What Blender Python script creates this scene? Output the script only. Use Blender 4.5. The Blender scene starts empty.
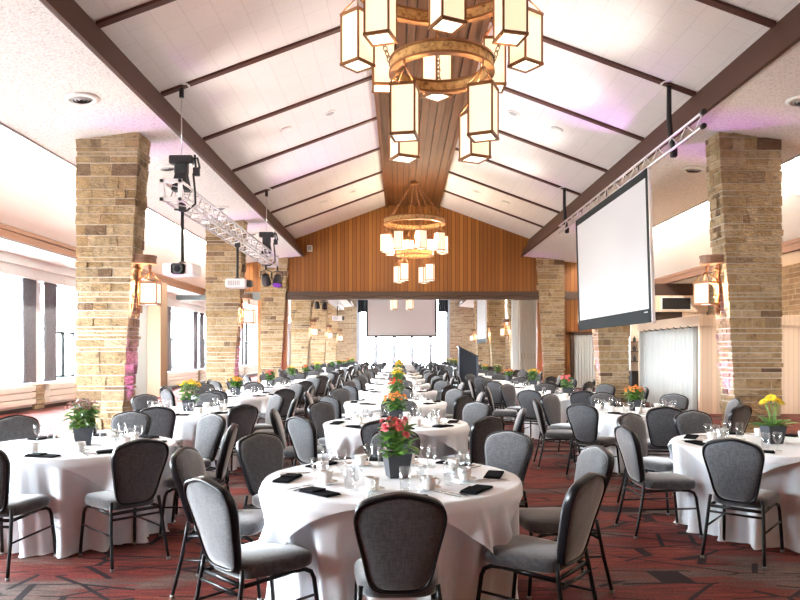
import bpy, math, random
from mathutils import Vector, Matrix
S = bpy.context.scene
COL = S.collection
PI = math.pi
XC = 0.53            # centre line of the hall (the camera stands a little to its left)
rnd = random.Random(7)

# ------------------------------------------------------------------ mesh builder
class MB:
    def __init__(s): s.v = []; s.f = []; s.m = []; s.sm = []
    def add(s, vs, fs, mi=0, smooth=False):
        b = len(s.v); s.v += [tuple(v) for v in vs]
        for f in fs: s.f.append(tuple(b + i for i in f)); s.m.append(mi); s.sm.append(smooth)
        return s
    def box(s, x0, x1, y0, y1, z0, z1, mi=0, M=None):
        vs = [(x, y, z) for z in (z0, z1) for y in (y0, y1) for x in (x0, x1)]
        if M is not None: vs = [M @ Vector(v) for v in vs]
        return s.add(vs, [(0,2,3,1),(4,5,7,6),(0,1,5,4),(1,3,7,5),(3,2,6,7),(2,0,4,6)], mi)
    def bbox(s, x0, x1, y0, y1, z0, z1, b=0.01, mi=0, M=None):
        # box with chamfered edges
        vs = []; idx = {}
        X = (x0, x1); Y = (y0, y1); Z = (z0, z1)
        for i in (0,1):
            for j in (0,1):
                for k in (0,1):
                    sx = b if i == 0 else -b; sy = b if j == 0 else -b; sz = b if k == 0 else -b
                    for a, p in enumerate(((X[i], Y[j]+sy, Z[k]+sz), (X[i]+sx, Y[j], Z[k]+sz), (X[i]+sx, Y[j]+sy, Z[k]))):
                        idx[(i,j,k,a)] = len(vs); vs.append(p)
        g = lambda i,j,k,a: idx[(i,j,k,a)]
        fs = []
        for i in (0,1):
            q = [g(i,0,0,0), g(i,1,0,0), g(i,1,1,0), g(i,0,1,0)]; fs.append(q if i else q[::-1])
        for j in (0,1):
            q = [g(0,j,0,1), g(1,j,0,1), g(1,j,1,1), g(0,j,1,1)]; fs.append(q[::-1] if j else q)
        for k in (0,1):
            q = [g(0,0,k,2), g(1,0,k,2), g(1,1,k,2), g(0,1,k,2)]; fs.append(q if k else q[::-1])
        for j in (0,1):
            for k in (0,1):
                q = [g(0,j,k,1), g(1,j,k,1), g(1,j,k,2), g(0,j,k,2)]; fs.append(q if (j == k) == False else q[::-1])
        for i in (0,1):
            for k in (0,1):
                q = [g(i,0,k,0), g(i,1,k,0), g(i,1,k,2), g(i,0,k,2)]; fs.append(q if i == k else q[::-1])
        for i in (0,1):
            for j in (0,1):
                q = [g(i,j,0,0), g(i,j,1,0), g(i,j,1,1), g(i,j,0,1)]; fs.append(q if i != j else q[::-1])
        for i in (0,1):
            for j in (0,1):
                for k in (0,1):
                    t = [g(i,j,k,0), g(i,j,k,1), g(i,j,k,2)]; fs.append(t if (i+j+k) % 2 else t[::-1])
        if M is not None: vs = [M @ Vector(v) for v in vs]
        return s.add(vs, fs, mi)
    def tube(s, pts, r, n=8, mi=0, cap=True, closed=False):
        pts = [Vector(p) for p in pts]; N = len(pts); rings = []
        rr = r if isinstance(r, (list, tuple)) else [r]*N
        up = None
        for i, p in enumerate(pts):
            if closed: t = pts[(i+1) % N] - pts[i-1]
            else: t = pts[min(i+1, N-1)] - pts[max(i-1, 0)]
            t.normalize()
            if up is None:
                up = Vector((0,0,1)) if abs(t.z) < .9 else Vector((1,0,0))
            a = up - t*up.dot(t)
            if a.length < 1e-5: a = t.orthogonal()
            a.normalize(); b = t.cross(a); up = a
            rings.append([p + (a*math.cos(2*PI*k/n) + b*math.sin(2*PI*k/n))*rr[i] for k in range(n)])
        vs = [v for R in rings for v in R]; fs = []
        for i in range(N if closed else N-1):
            j = (i+1) % N
            for k in range(n):
                l = (k+1) % n; fs.append((i*n+k, i*n+l, j*n+l, j*n+k))
        s.add(vs, fs, mi, True)
        if cap and not closed:
            b = len(s.v) - len(vs)
            s.f.append(tuple(b+k for k in range(n))[::-1]); s.m.append(mi); s.sm.append(False)
            s.f.append(tuple(b+(N-1)*n+k for k in range(n))); s.m.append(mi); s.sm.append(False)
        return s
    def lathe(s, prof, n=16, c=(0,0,0), mi=0, smooth=True):
        vs = []; fs = []; N = len(prof)
        for r, z in prof:
            for k in range(n):
                a = 2*PI*k/n; vs.append((c[0]+r*math.cos(a), c[1]+r*math.sin(a), c[2]+z))
        for i in range(N-1):
            for k in range(n):
                l = (k+1) % n; fs.append((i*n+k, i*n+l, (i+1)*n+l, (i+1)*n+k))
        return s.add(vs, fs, mi, smooth)
    def cyl(s, c, r, z0, z1, n=16, mi=0, r1=None):
        r1 = r if r1 is None else r1
        vs = [(c[0]+r*math.cos(2*PI*k/n), c[1]+r*math.sin(2*PI*k/n), z0) for k in range(n)]
        vs += [(c[0]+r1*math.cos(2*PI*k/n), c[1]+r1*math.sin(2*PI*k/n), z1) for k in range(n)]
        s.add(vs, [(k, (k+1) % n, n+(k+1) % n, n+k) for k in range(n)], mi, True)
        b = len(s.v)-2*n
        s.f.append(tuple(b+k for k in range(n))[::-1]); s.m.append(mi); s.sm.append(False)
        s.f.append(tuple(b+n+k for k in range(n))); s.m.append(mi); s.sm.append(False)
        return s
    def poly(s, outline, axis, a0, a1, mi=0):
        # extrude a 2-D outline along an axis: 'y' -> outline is (x,z); 'x' -> (y,z); 'z' -> (x,y)
        def P(p, a):
            return {'y': (p[0], a, p[1]), 'x': (a, p[0], p[1]), 'z': (p[0], p[1], a)}[axis]
        n = len(outline)
        vs = [P(p, a0) for p in outline] + [P(p, a1) for p in outline]
        return s.add(vs, [tuple(range(n)), tuple(range(2*n-1, n-1, -1))] + [(k, n+k, n+(k+1) % n, (k+1) % n) for k in range(n)], mi)
    def mesh(s, name, mats, fixn=True):
        me = bpy.data.meshes.new(name)
        me.from_pydata(s.v, [], s.f)
        for m in (mats if isinstance(mats, (list, tuple)) else [mats]): me.materials.append(m)
        me.polygons.foreach_set('material_index', s.m)
        me.polygons.foreach_set('use_smooth', s.sm)
        me.update()
        if fixn:
            import bmesh
            b = bmesh.new(); b.from_mesh(me); bmesh.ops.recalc_face_normals(b, faces=b.faces); b.to_mesh(me); b.free()
        return me
    def build(s, name, mats, parent=None, loc=None, rz=None, fixn=True):
        o = bpy.data.objects.new(name, s.mesh(name, mats, fixn)); COL.objects.link(o)
        if parent is not None: o.parent = parent
        if loc is not None: o.location = loc
        if rz is not None: o.rotation_euler.z = rz
        return o

def tag(o, label=None, cat=None, group=None, kind=None):
    if label: o['label'] = label
    if cat: o['category'] = cat
    if group: o['group'] = group
    if kind: o['kind'] = kind
    return o
def struct(o): o['kind'] = 'structure'; return o
def empty(name, loc=(0,0,0), rz=0):
    o = bpy.data.objects.new(name, None); COL.objects.link(o); o.location = loc; o.rotation_euler.z = rz
    o.empty_display_size = .1
    return o
KIDS = {}
def copy_tree(o, parent=None):
    c = o.copy(); COL.objects.link(c)
    if parent is not None: c.parent = parent
    for ch in o.children: copy_tree(ch, c)
    return c
class Proto:
    """a thing used the first time as itself and afterwards as a copy"""
    def __init__(s, root): s.root = root; s.used = False
    def put(s, loc, rz=0, label=None, group=None):
        o = s.root if not s.used else copy_tree(s.root)
        s.used = True
        o.location = loc; o.rotation_euler.z = rz
        if label: o['label'] = label
        if group: o['group'] = group
        return o

def px(X, Y, Z):
    return 400 + 690*X/Y, 352 - 690*(Z-1.55)/Y

# ------------------------------------------------------------------ materials
def mat(name, col=(.8,.8,.8), rough=.6, metal=0, spec=.5, emit=None, estr=0, sheen=0):
    m = bpy.data.materials.new(name); m.use_nodes = True
    b = m.node_tree.nodes['Principled BSDF']
    b.inputs['Base Color'].default_value = (*col, 1); b.inputs['Roughness'].default_value = rough
    b.inputs['Metallic'].default_value = metal; b.inputs['Specular IOR Level'].default_value = spec
    if emit: b.inputs['Emission Color'].default_value = (*emit, 1); b.inputs['Emission Strength'].default_value = estr
    if sheen: b.inputs['Sheen Weight'].default_value = sheen; b.inputs['Sheen Roughness'].default_value = .4
    return m
class NT:
    def __init__(s, m): s.m = m; s.t = m.node_tree; s.b = s.t.nodes['Principled BSDF']
    def n(s, typ, **kw):
        x = s.t.nodes.new(typ)
        for k, v in kw.items():
            if k.startswith('i_'):
                key = k[2:]; key = int(key) if key.isdigit() else key.replace('_', ' ')
                if hasattr(v, 'links') or isinstance(v, bpy.types.NodeSocket): s.t.links.new(v, x.inputs[key])
                else: x.inputs[key].default_value = v
            else: setattr(x, k, v)
        return x
    def l(s, a, b): s.t.links.new(a, b)
    def obj(s): return s.n('ShaderNodeTexCoord').outputs['Object']
    def mapping(s, vec, scale=(1,1,1), rot=(0,0,0), loc=(0,0,0)):
        x = s.n('ShaderNodeMapping'); s.l(vec, x.inputs[0]); x.inputs['Scale'].default_value = scale
        x.inputs['Rotation'].default_value = rot; x.inputs['Location'].default_value = loc
        return x.outputs[0]
    def noise(s, vec, scale=5, detail=3, rough=.5):
        x = s.n('ShaderNodeTexNoise'); s.l(vec, x.inputs['Vector']); x.inputs['Scale'].default_value = scale
        x.inputs['Detail'].default_value = detail; x.inputs['Roughness'].default_value = rough
        return x.outputs['Fac']
    def math(s, op, a, b=None, c=None):
        x = s.n('ShaderNodeMath', operation=op)
        for i, v in enumerate((a, b, c)):
            if v is None: continue
            if isinstance(v, (int, float)): x.inputs[i].default_value = v
            else: s.l(v, x.inputs[i])
        return x.outputs[0]
    def ramp(s, fac, stops, interp='LINEAR'):
        x = s.n('ShaderNodeValToRGB'); s.l(fac, x.inputs[0]); x.color_ramp.interpolation = interp
        e = x.color_ramp.elements
        while len(e) < len(stops): e.new(.5)
        for i, (p, c) in enumerate(stops):
            e[i].position = p; e[i].color = (*c, 1) if len(c) == 3 else c
        return x.outputs[0]
    def mix(s, fac, a, b, mode='MIX'):
        x = s.n('ShaderNodeMix', data_type='RGBA', blend_type=mode)
        for i, v in ((0, fac), (6, a), (7, b)):
            if isinstance(v, (int, float)): x.inputs[i].default_value = v
            elif isinstance(v, tuple): x.inputs[i].default_value = (*v, 1)
            else: s.l(v, x.inputs[i])
        return x.outputs[2]
    def bump(s, h, strength=.3, dist=.01):
        x = s.n('ShaderNodeBump'); s.l(h, x.inputs['Height']); x.inputs['Strength'].default_value = strength
        x.inputs['Distance'].default_value = dist; s.l(x.outputs[0], s.b.inputs['Normal'])
    def col(s, c): s.l(c, s.b.inputs['Base Color'])
    def xyz(s, vec):
        x = s.n('ShaderNodeSeparateXYZ'); s.l(vec, x.inputs[0]); return x.outputs

def m_planks(name, c1, c2, axis=0, w=.16, groove=.05, rough=.55):
    m = mat(name, c1, rough); t = NT(m); o = t.obj(); X = t.xyz(o)
    u = t.math('DIVIDE', X[axis], w)
    fr = t.math('FRACT', u); fl = t.math('FLOOR', u)
    wn = t.n('ShaderNodeTexWhiteNoise', noise_dimensions='1D'); t.l(fl, wn.inputs['W'])
    sc = [1.2, 1.2, 1.2]; sc[axis] = 16
    if axis == 0: sc = [16, 16, .8]
    gr = t.noise(t.mapping(o, tuple(sc)), 1.6, 4, .6)
    c = t.mix(gr, c1, c2)
    c = t.mix(.55, c, t.ramp(wn.outputs['Value'], [(0, tuple(k*.72 for k in c1)), (.5, c1), (1, c2)]))
    kn = t.n('ShaderNodeTexVoronoi', feature='F1'); ks = [3, 3, 3]; ks[axis] = 6; t.l(t.mapping(o, (6, 6, 1.7)), kn.inputs['Vector']); kn.inputs['Scale'].default_value = 1.0
    knot = t.ramp(kn.outputs['Distance'], [(.0, (.25,.25,.25)), (.09, (1,1,1))])
    c = t.mix(.6, c, knot, 'MULTIPLY')
    edge = t.math('LESS_THAN', t.math('ABSOLUTE', t.math('SUBTRACT', fr, .5)), .5 - groove)
    c = t.mix(edge, tuple(k*.3 for k in c1), c)
    t.col(c); t.bump(edge, .6, .01)
    return m
def m_wood(name, c1, c2, rough=.5, sc=(1.5, 30, 30)):
    m = mat(name, c1, rough); t = NT(m); g = t.noise(t.mapping(t.obj(), sc), 1, 5, .6)
    t.col(t.ramp(g, [(.25, c1), (.75, c2)])); t.bump(g, .12, .004); return m

def m_fabric(name, c, sheen=.3, spec=.12):
    m = mat(name, c, .9, spec=spec, sheen=sheen); t = NT(m); o = t.obj()
    a = t.noise(t.mapping(o, (150, 24, 24)), 1, 2, .5); b = t.noise(t.mapping(o, (24, 150, 150)), 1, 2, .5)
    f = t.math('MULTIPLY', t.math('ADD', a, b), .5)
    t.col(t.ramp(f, [(.34, tuple(k*.62 for k in c)), (.66, tuple(min(1, k*1.4) for k in c))])); t.bump(f, .3, .003)
    return m

M = {}
# carpet -----------------------------------------------------------
m = mat('carpet', (.3,.05,.05), .7, spec=.12); t = NT(m); o = t.obj()
band = t.noise(t.mapping(o, (.55, 1.6, 1)), 1.0, 3, .55)
fine = t.noise(t.mapping(o, (3, 26, 1)), 1.0, 3, .7)
spk = t.noise(t.mapping(o, (60, 90, 1)), 1.0, 2, .6)
base = t.ramp(t.math('ADD', t.math('MULTIPLY', band, .75), t.math('MULTIPLY', fine, .25)),
      [(.30, (.085,.066,.058)), (.43, (.115,.082,.068)), (.47, (.105,.030,.024)), (.53, (.135,.026,.021)), (.60, (.150,.038,.025)), (.635, (.12,.080,.064)), (.72, (.09,.068,.058))])
base = t.mix(.8, base, t.ramp(fine, [(.3, (.45,.45,.45)), (.5, (1,1,1)), (.7, (1.6,1.5,1.45))]), 'MULTIPLY')
base = t.mix(.7, base, t.ramp(spk, [(.3, (.35,.35,.35)), (.7, (1.5,1.5,1.5))]), 'MULTIPLY')
wob = t.n('ShaderNodeTexNoise'); t.l(o, wob.inputs['Vector']); wob.inputs['Scale'].default_value = .7
warp = t.n('ShaderNodeVectorMath', operation='MULTIPLY_ADD'); t.l(wob.outputs['Color'], warp.inputs[0]); warp.inputs[1].default_value = (.05,.05,0); t.l(o, warp.inputs[2])
def lines(sc, rot, loc, w):
    v = t.n('ShaderNodeTexVoronoi', feature='DISTANCE_TO_EDGE'); t.l(t.mapping(warp.outputs[0], sc, (0,0,rot), loc), v.inputs['Vector']); v.inputs['Scale'].default_value = 1
    brk = t.noise(t.mapping(o, (1.1, 1.4, 1), (0,0,0), loc), 1.3, 1, .5)
    return t.math('MULTIPLY', t.math('LESS_THAN', v.outputs['Distance'], w), t.math('GREATER_THAN', brk, .47))
l1 = lines((1.3, 2.9, 1), .12, (3.1, 1.7, 0), .024)
l2 = lines((1.0, 2.3, 1), -.55, (9.3, 4.2, 0), .018)
lm = t.math('MAXIMUM', l1, l2)
t.col(t.mix(lm, t.mix(1.0, base, (1.14,1.12,1.2), 'MULTIPLY'), (.018,.013,.016))); t.bump(spk, .4, .004); M['carpet'] = m

# stone laid in courses (each stone is an island of the pillar's mesh)
def m_stone(name, stops):
    m = mat(name, (.5,.4,.3), .9, spec=.2); t = NT(m); o = t.obj()
    g = t.n('ShaderNodeNewGeometry'); ri = g.outputs['Random Per Island']
    c = t.ramp(ri, stops)
    n1 = t.noise(o, 9, 6, .65); n2 = t.noise(t.mapping(o, (5, 5, 22)), 1.5, 4, .6)
    c = t.mix(.75, c, t.ramp(n1, [(.3, (.45,.40,.36)), (.46, (1,1,1)), (.7, (1.3,1.25,1.17))]), 'MULTIPLY')
    c = t.mix(.4, c, t.ramp(n2, [(.35, (.7,.6,.5)), (.6, (1.1,1.08,1.05))]), 'MULTIPLY')
    t.col(c); t.bump(t.math('ADD', n1, n2), 1, .09); return m
M['stone'] = m_stone('stone', [(0, (.36,.255,.14)), (.2, (.48,.36,.215)), (.45, (.40,.28,.15)), (.65, (.56,.44,.29)), (.85, (.45,.35,.22)), (.95, (.19,.12,.08)), (1, (.43,.31,.165))])
M['mortar'] = mat('mortar', (.62,.55,.45), .95)
# stone wall by shader for the far end and the side wall
m = mat('stonewall', (.4,.3,.2), .9, spec=.2); t = NT(m); o = t.obj(); X = t.xyz(o)
cmb = t.n('ShaderNodeCombineXYZ'); t.l(t.math('ADD', X[0], X[1]), cmb.inputs[0]); t.l(X[2], cmb.inputs[1])
bk = t.n('ShaderNodeTexBrick', offset=.37, squash=1.6, squash_frequency=3); t.l(cmb.outputs[0], bk.inputs['Vector'])
for k, v in (('Color1', (.42,.33,.22,1)), ('Color2', (.25,.18,.12,1)), ('Mortar', (.45,.40,.33,1))): bk.inputs[k].default_value = v
bk.inputs['Scale'].default_value = 1; bk.inputs['Brick Width'].default_value = .55; bk.inputs['Row Height'].default_value = .15; bk.inputs['Mortar Size'].default_value = .014
n1 = t.noise(o, 7, 5, .65)
t.col(t.mix(.8, bk.outputs['Color'], t.ramp(n1, [(.3, (.6,.56,.5)), (.7, (1.25,1.2,1.15))]), 'MULTIPLY')); t.bump(t.math('SUBTRACT', n1, bk.outputs['Fac']), .8, .02); M['stonewall'] = m

M['planks'] = m_planks('planks', (.225,.072,.010), (.40,.155,.022), 0, .17, .06)
M['planks_dark'] = m_planks('planks_dark', (.22,.075,.03), (.30,.11,.045), 0, .19)
M['ridge_wood'] = m_wood('ridge_wood', (.085,.029,.007), (.18,.066,.015), .6, (25, .8, 25))
M['ridge_gap'] = mat('ridge_gap', (.03,.014,.008), .7)
M['beam_wood'] = m_wood('beam_wood', (.042,.013,.006), (.075,.024,.010), .7, (25, .7, 25))
M['batten'] = m_wood('batten', (.06,.018,.012), (.10,.032,.02), .5, (1, 25, 25))
M['aisle_beam'] = m_wood('aisle_beam', (.085,.027,.008), (.12,.042,.012), .7, (25, .7, 25))
M['header'] = m_wood('header', (.055,.03,.02), (.09,.05,.034), .5, (.7, 25, 25))
M['jamb'] = m_wood('jamb', (.33,.12,.035), (.44,.18,.06), .5, (25, 25, .7))
M['dark_jamb'] = mat('dark_jamb', (.05,.025,.016), .5)
# ceiling tiles
m = mat('ceil_tile', (.80,.755,.735), .85, spec=.2); t = NT(m); o = t.obj(); X = t.xyz(o)
cmb = t.n('ShaderNodeCombineXYZ'); t.l(X[1], cmb.inputs[0]); t.l(X[0], cmb.inputs[1])
bk = t.n('ShaderNodeTexBrick', offset=.5); t.l(cmb.outputs[0], bk.inputs['Vector'])
for k, v in (('Color1', (.80,.76,.74,1)), ('Color2', (.785,.742,.722,1)), ('Mortar', (.69,.64,.615,1))): bk.inputs[k].default_value = v
bk.inputs['Scale'].default_value = 1; bk.inputs['Brick Width'].default_value = .69; bk.inputs['Row Height'].default_value = .42; bk.inputs['Mortar Size'].default_value = .006
pits = t.noise(o, 60, 2, .5)
t.col(t.mix(.35, bk.outputs['Color'], t.ramp(pits, [(.35, (.85,.83,.82)), (.6, (1.05,1.05,1.05))]), 'MULTIPLY')); t.bump(pits, .15, .004); M['ceil_tile'] = m
# stippled plaster
m = mat('stipple', (.80,.775,.75), .95, spec=.1); t = NT(m); o = t.obj(); n1 = t.noise(o, 26, 4, .7)
t.col(t.ramp(n1, [(.35, (.60,.57,.545)), (.5, (.80,.775,.75)), (.7, (.86,.84,.82))])); t.bump(n1, .7, .02); M['stipple'] = m
M['plaster'] = mat('plaster', (.84,.81,.77), .9, spec=.2)
M['white_paint'] = mat('white_paint', (.78,.78,.77), .55)
M['cream_paint'] = mat('cream_paint', (.78,.65,.54), .7)
M['grey_edge'] = mat('grey_edge', (.42,.43,.44), .7)
m = m_planks('boarding', (.80,.63,.48), (.84,.67,.52), 0, .12, .015, .6); M['boarding'] = m  # white boards; the warm peach glow of the lamps is put into their colour
M['dark_panel'] = m_wood('dark_panel', (.035,.018,.012), (.06,.03,.02), .5, (1.5, 25, 25))
M['vent_dark'] = mat('vent_dark', (.012,.009,.008), .7)
M['radiator'] = mat('radiator', (.80,.765,.70), .5)
M['curtain_grey'] = m_fabric('curtain_grey', (.19,.195,.22), 0)
M['curtain_black'] = m_fabric('curtain_black', (.02,.022,.026), .05)
M['pleat_white'] = mat('pleat_white', (.58,.585,.56), .8, spec=.1)
M['pleat_cream'] = mat('pleat_cream', (.70,.63,.545), .7)
M['brass'] = mat('brass', (.5,.33,.1), .35, 1)
M['black_frame'] = mat('black_frame', (.03,.04,.045), .4)
m = bpy.data.materials.new('window_glass'); m.use_nodes = True; nt = m.node_tree; nt.nodes.clear()
def glassy(nt, tint, gl_rough, lo, hi):
    out = nt.nodes.new('ShaderNodeOutputMaterial'); mx = nt.nodes.new('ShaderNodeMixShader'); tr = nt.nodes.new('ShaderNodeBsdfTransparent')
    gl = nt.nodes.new('ShaderNodeBsdfGlossy'); lw = nt.nodes.new('ShaderNodeLayerWeight'); mr = nt.nodes.new('ShaderNodeMapRange')
    tr.inputs[0].default_value = (*tint, 1); gl.inputs['Roughness'].default_value = gl_rough; lw.inputs[0].default_value = .35
    mr.inputs['To Min'].default_value = lo; mr.inputs['To Max'].default_value = hi
    nt.links.new(lw.outputs['Facing'], mr.inputs['Value']); nt.links.new(mr.outputs[0], mx.inputs[0])
    nt.links.new(tr.outputs[0], mx.inputs[1]); nt.links.new(gl.outputs[0], mx.inputs[2]); nt.links.new(mx.outputs[0], out.inputs[0])
glassy(nt, (.97,.98,.98), .02, .03, .25); M['window_glass'] = m
m = bpy.data.materials.new('drink_glass'); m.use_nodes = True; nt = m.node_tree; nt.nodes.clear(); glassy(nt, (.965,.972,.975), .05, .02, .38); M['drink_glass'] = m
# table things
m = mat('cloth', (.84,.865,.90), .8, spec=.2, sheen=.1); t = NT(m); n1 = t.noise(t.obj(), 5, 3, .6); n2 = t.noise(t.obj(), 300, 1, .5)
t.bump(t.math('ADD', n1, t.math('MULTIPLY', n2, .05)), .10, .01); M['cloth'] = m
M['napkin'] = m_fabric('napkin', (.008,.008,.010), 0, .05)
M['china'] = mat('china', (.86,.84,.81), .12)
M['steel'] = mat('steel', (.62,.60,.58), .18, 1)
M['pot'] = mat('pot', (.030,.034,.044), .42)
M['soil'] = mat('soil', (.03,.02,.014), .9)
m = mat('leaf', (.08,.20,.03), .45); t = NT(m); g = t.n('ShaderNodeNewGeometry')
t.col(t.ramp(g.outputs['Random Per Island'], [(0, (.05,.16,.025)), (.5, (.10,.26,.035)), (1, (.20,.38,.06))])); M['leaf'] = m
def m_petal(name, stops):
    m = mat(name, stops[0], .5); t = NT(m); g = t.n('ShaderNodeNewGeometry')
    t.col(t.ramp(g.outputs['Random Per Island'], [(i/(len(stops)-1), c) for i, c in enumerate(stops)])); return m
M['pink'] = m_petal('pink', [(.80,.14,.18), (.88,.30,.31), (.75,.09,.13)])
M['orange'] = m_petal('orange', [(.85,.30,.06), (.90,.40,.10), (.80,.22,.04)])
M['red'] = m_petal('red', [(.80,.08,.04), (.85,.14,.06), (.7,.05,.05)])
M['yellow'] = m_petal('yellow', [(.90,.62,.02), (.92,.70,.05), (.85,.52,.01)])
M['cream'] = m_petal('cream', [(.88,.80,.45), (.90,.84,.6), (.85,.75,.3)])
M['dusty'] = m_petal('dusty', [(.45,.22,.20), (.55,.32,.28), (.38,.18,.17)])
M['apricot'] = m_petal('apricot', [(.80,.38,.08), (.85,.60,.08), (.75,.30,.12)])
M['flower_eye'] = mat('flower_eye', (.35,.16,.02), .7)
# chairs
M['chair_fabric'] = m_fabric('chair_fabric', (.072,.072,.077), 1.0)
M['chair_metal'] = mat('chair_metal', (.005,.0045,.006), .3, 0, .3)
M['glide'] = mat('glide', (.30,.29,.28), .35, .7)
# fittings
m = mat('lantern_pane', (.82,.72,.56), .5, emit=(1.0,.79,.50), estr=.40); t = NT(m); n1 = t.noise(t.obj(), 3, 2, .5); M['lantern_pane'] = m
M['lantern_base'] = mat('lantern_base', (.9,.88,.8), .5, emit=(1.0,.86,.62), estr=1.6)
M['bronze'] = mat('bronze', (.24,.10,.035), .45, .4)
m = mat('ring_gold', (.55,.33,.13), .5, .35); t = NT(m); n1 = t.noise(t.obj(), 14, 5, .7)
t.col(t.ramp(n1, [(.35, (.20,.09,.03)), (.5, (.55,.32,.12)), (.7, (.68,.44,.2))])); t.bump(n1, .6, .01); M['ring_gold'] = m
M['ring_wood'] = m_wood('ring_wood', (.16,.075,.04), (.25,.13,.07), .5, (8,8,8))
M['alu'] = mat('alu', (.72,.71,.73), .3, .85)
M['alu_plate'] = mat('alu_plate', (.78,.77,.78), .45, .3)
M['black'] = mat('black', (.012,.012,.014), .5)
M['rubber'] = mat('rubber', (.01,.01,.01), .7)
M['screen_white'] = mat('screen_white', (.60,.605,.62), .95, spec=.05)
M['screen_edge'] = mat('screen_edge', (.028,.032,.034), .8, spec=.1)
M['proj_white'] = mat('proj_white', (.80,.77,.80), .4)
M['grille'] = mat('grille', (.38,.38,.39), .6)
M['lens_purple'] = mat('lens_purple', (.1,.02,.2), .15, emit=(.35,.1,.9), estr=.12)
M['lens_dark'] = mat('lens_dark', (.01,.01,.015), .08)
M['lectern'] = mat('lectern', (.022,.027,.036), .45)
M['lectern_edge'] = mat('lectern_edge', (.10,.125,.16), .35)
M['plastic_white'] = mat('plastic_white', (.8,.79,.77), .45)
# ------------------------------------------------------------------ the room
Y0, Y1 = -6.0, 62.0           # the hall runs from behind the camera to the far windows
GY = 29.6                      # gable wall with the wide opening
UW, ZA = 10.37, 3.98           # side walls (from the centre line), aisle soffit height
W_OUT = .3
def slope(u): return 6.40 + (5.03-u)*.368
def soff(u): return 5.67 - .125*(u-4.65)

f = MB().box(XC-UW-.3, XC+UW+.3, Y0-.3, Y1+.3, -.2, 0).build('floor', M['carpet']); struct(f)

# side-wall windows: piers every 4.9 m on the window side
piers = [8.85 + 4.9*k for k in range(-2, 11)]
xl = XC - UW
wl = MB()
wl.box(xl-W_OUT, xl, Y0, Y1, 0, .70); wl.box(xl-W_OUT, xl, Y0, Y1, 3.48, 6.2)
for p in piers: wl.box(xl-W_OUT, xl, p-.25, p+.25, .70, 3.48)
wl.box(xl-W_OUT, xl, Y0, piers[0]-.25, .70, 3.48); wl.box(xl-W_OUT, xl, piers[-1]+.25, Y1, .70, 3.48)
struct(wl.build('wall_left', M['white_paint']))
wr = MB().box(XC+UW, XC+UW+.3, Y0, Y1, 0, 6.2); struct(wr.build('wall_right', M['stonewall']))
struct(MB().box(XC-UW-.3, XC+UW+.3, Y0-.3, Y0, 0, 8.6).build('wall_rear', M['planks_dark']))
# far wall: stone either side of the tall glazing
fw = MB(); fw.box(xl-.3, -3.75, Y1, Y1+.3, 0, 8.6); fw.box(4.35, XC+UW+.3, Y1, Y1+.3, 0, 8.6); fw.box(-3.75, 4.35, Y1, Y1+.3, 6.6, 8.6)
struct(fw.build('wall_far', M['stonewall']))

# ceilings
c = MB()
for s in (-1, 1):
    o = [(XC+s*5.22, slope(5.22)), (XC, slope(0)), (XC, slope(0)+.12), (XC+s*5.22, slope(5.22)+.12)]
    c.poly(o, 'y', Y0, Y1)
struct(c.build('ceiling', M['ceil_tile']))
c = MB()
for s in (-1, 1):
    c.poly([(XC+s*4.66, soff(4.66)), (XC+s*7.15, soff(7.15)), (XC+s*7.15, soff(7.15)+.16), (XC+s*4.9, soff(4.9)+.16)], 'y', Y0, Y1)
struct(c.build('ceiling_soffit', M['stipple']))
c = MB()
for s in (-1, 1): c.poly([(XC+s*7.15, soff(7.15)-.03), (XC+s*7.19, soff(7.15)-.03), (XC+s*7.19, soff(7.15)+.16), (XC+s*7.15, soff(7.15)+.16)], 'y', Y0, Y1)
struct(c.build('trim_1', M['grey_edge']))
c = MB()
for s in (-1, 1):
    c.poly([(XC+s*6.7, 6.05), (XC+s*9.0, 4.2), (XC+s*9.1, 4.3), (XC+s*6.8, 6.2)], 'y', Y0, Y1)
    c.poly([(XC+s*6.8, 6.2), (XC+s*5.06, 6.2), (XC+s*5.06, 6.25), (XC+s*6.8, 6.25)], 'y', Y0, Y1)
struct(c.build('ceiling_aisle_slope', M['plaster']))
c = MB()
for s in (-1, 1): c.box(min(XC+s*9.0, XC+s*UW), max(XC+s*9.0, XC+s*UW), Y0, Y1, ZA, ZA+.2)
struct(c.build('ceiling_aisle_flat', M['plaster']))
for s, nm in ((-1, 'beam_window_aisle'), (1, 'beam_bar_aisle')):
    b = MB(); b.box(XC+s*8.97-.08, XC+s*8.97+.08, Y0, GY if s < 0 else GY, ZA, 4.23); b.box(XC+s*8.97-.10, XC+s*8.97+.10, Y0, GY, 4.15, 4.25)
    struct(b.build(nm, M['aisle_beam']))
for s, nm in ((-1, 'beam_eave_window'), (1, 'beam_eave_bar')):
    b = MB()
    b.poly([(XC+s*u_, z_) for u_, z_ in ((4.64,5.63), (4.80,6.02), (4.86,6.00), (5.02,6.40), (5.20,6.40), (5.0,5.8), (4.70,5.63))], 'y', Y0, Y1)
    struct(b.build(nm, M['beam_wood']))
# ridge: boards along the hall
b = MB(); g = MB(); g.box(XC-1.0, XC+1.0, Y0, GY, 7.862, 7.88)
xs = [-1.06, -.80, -.62, -.40, -.22, .02, .22, .42, .62, .82, 1.06]
for i in range(len(xs)-1):
    dz = (.05, 0, .04, 0)[i % 4]
    b.box(XC+xs[i]+.012, XC+xs[i+1]-.012, Y0, GY, 7.79+dz, 7.86)
for s in (-1, 1): b.box(XC+s*1.10-.05, XC+s*1.10+.05, Y0, GY, 7.72, 7.88)
struct(b.build('beam_ridge', M['ridge_wood'])); struct(g.build('trim_2', M['ridge_gap']))
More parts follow.
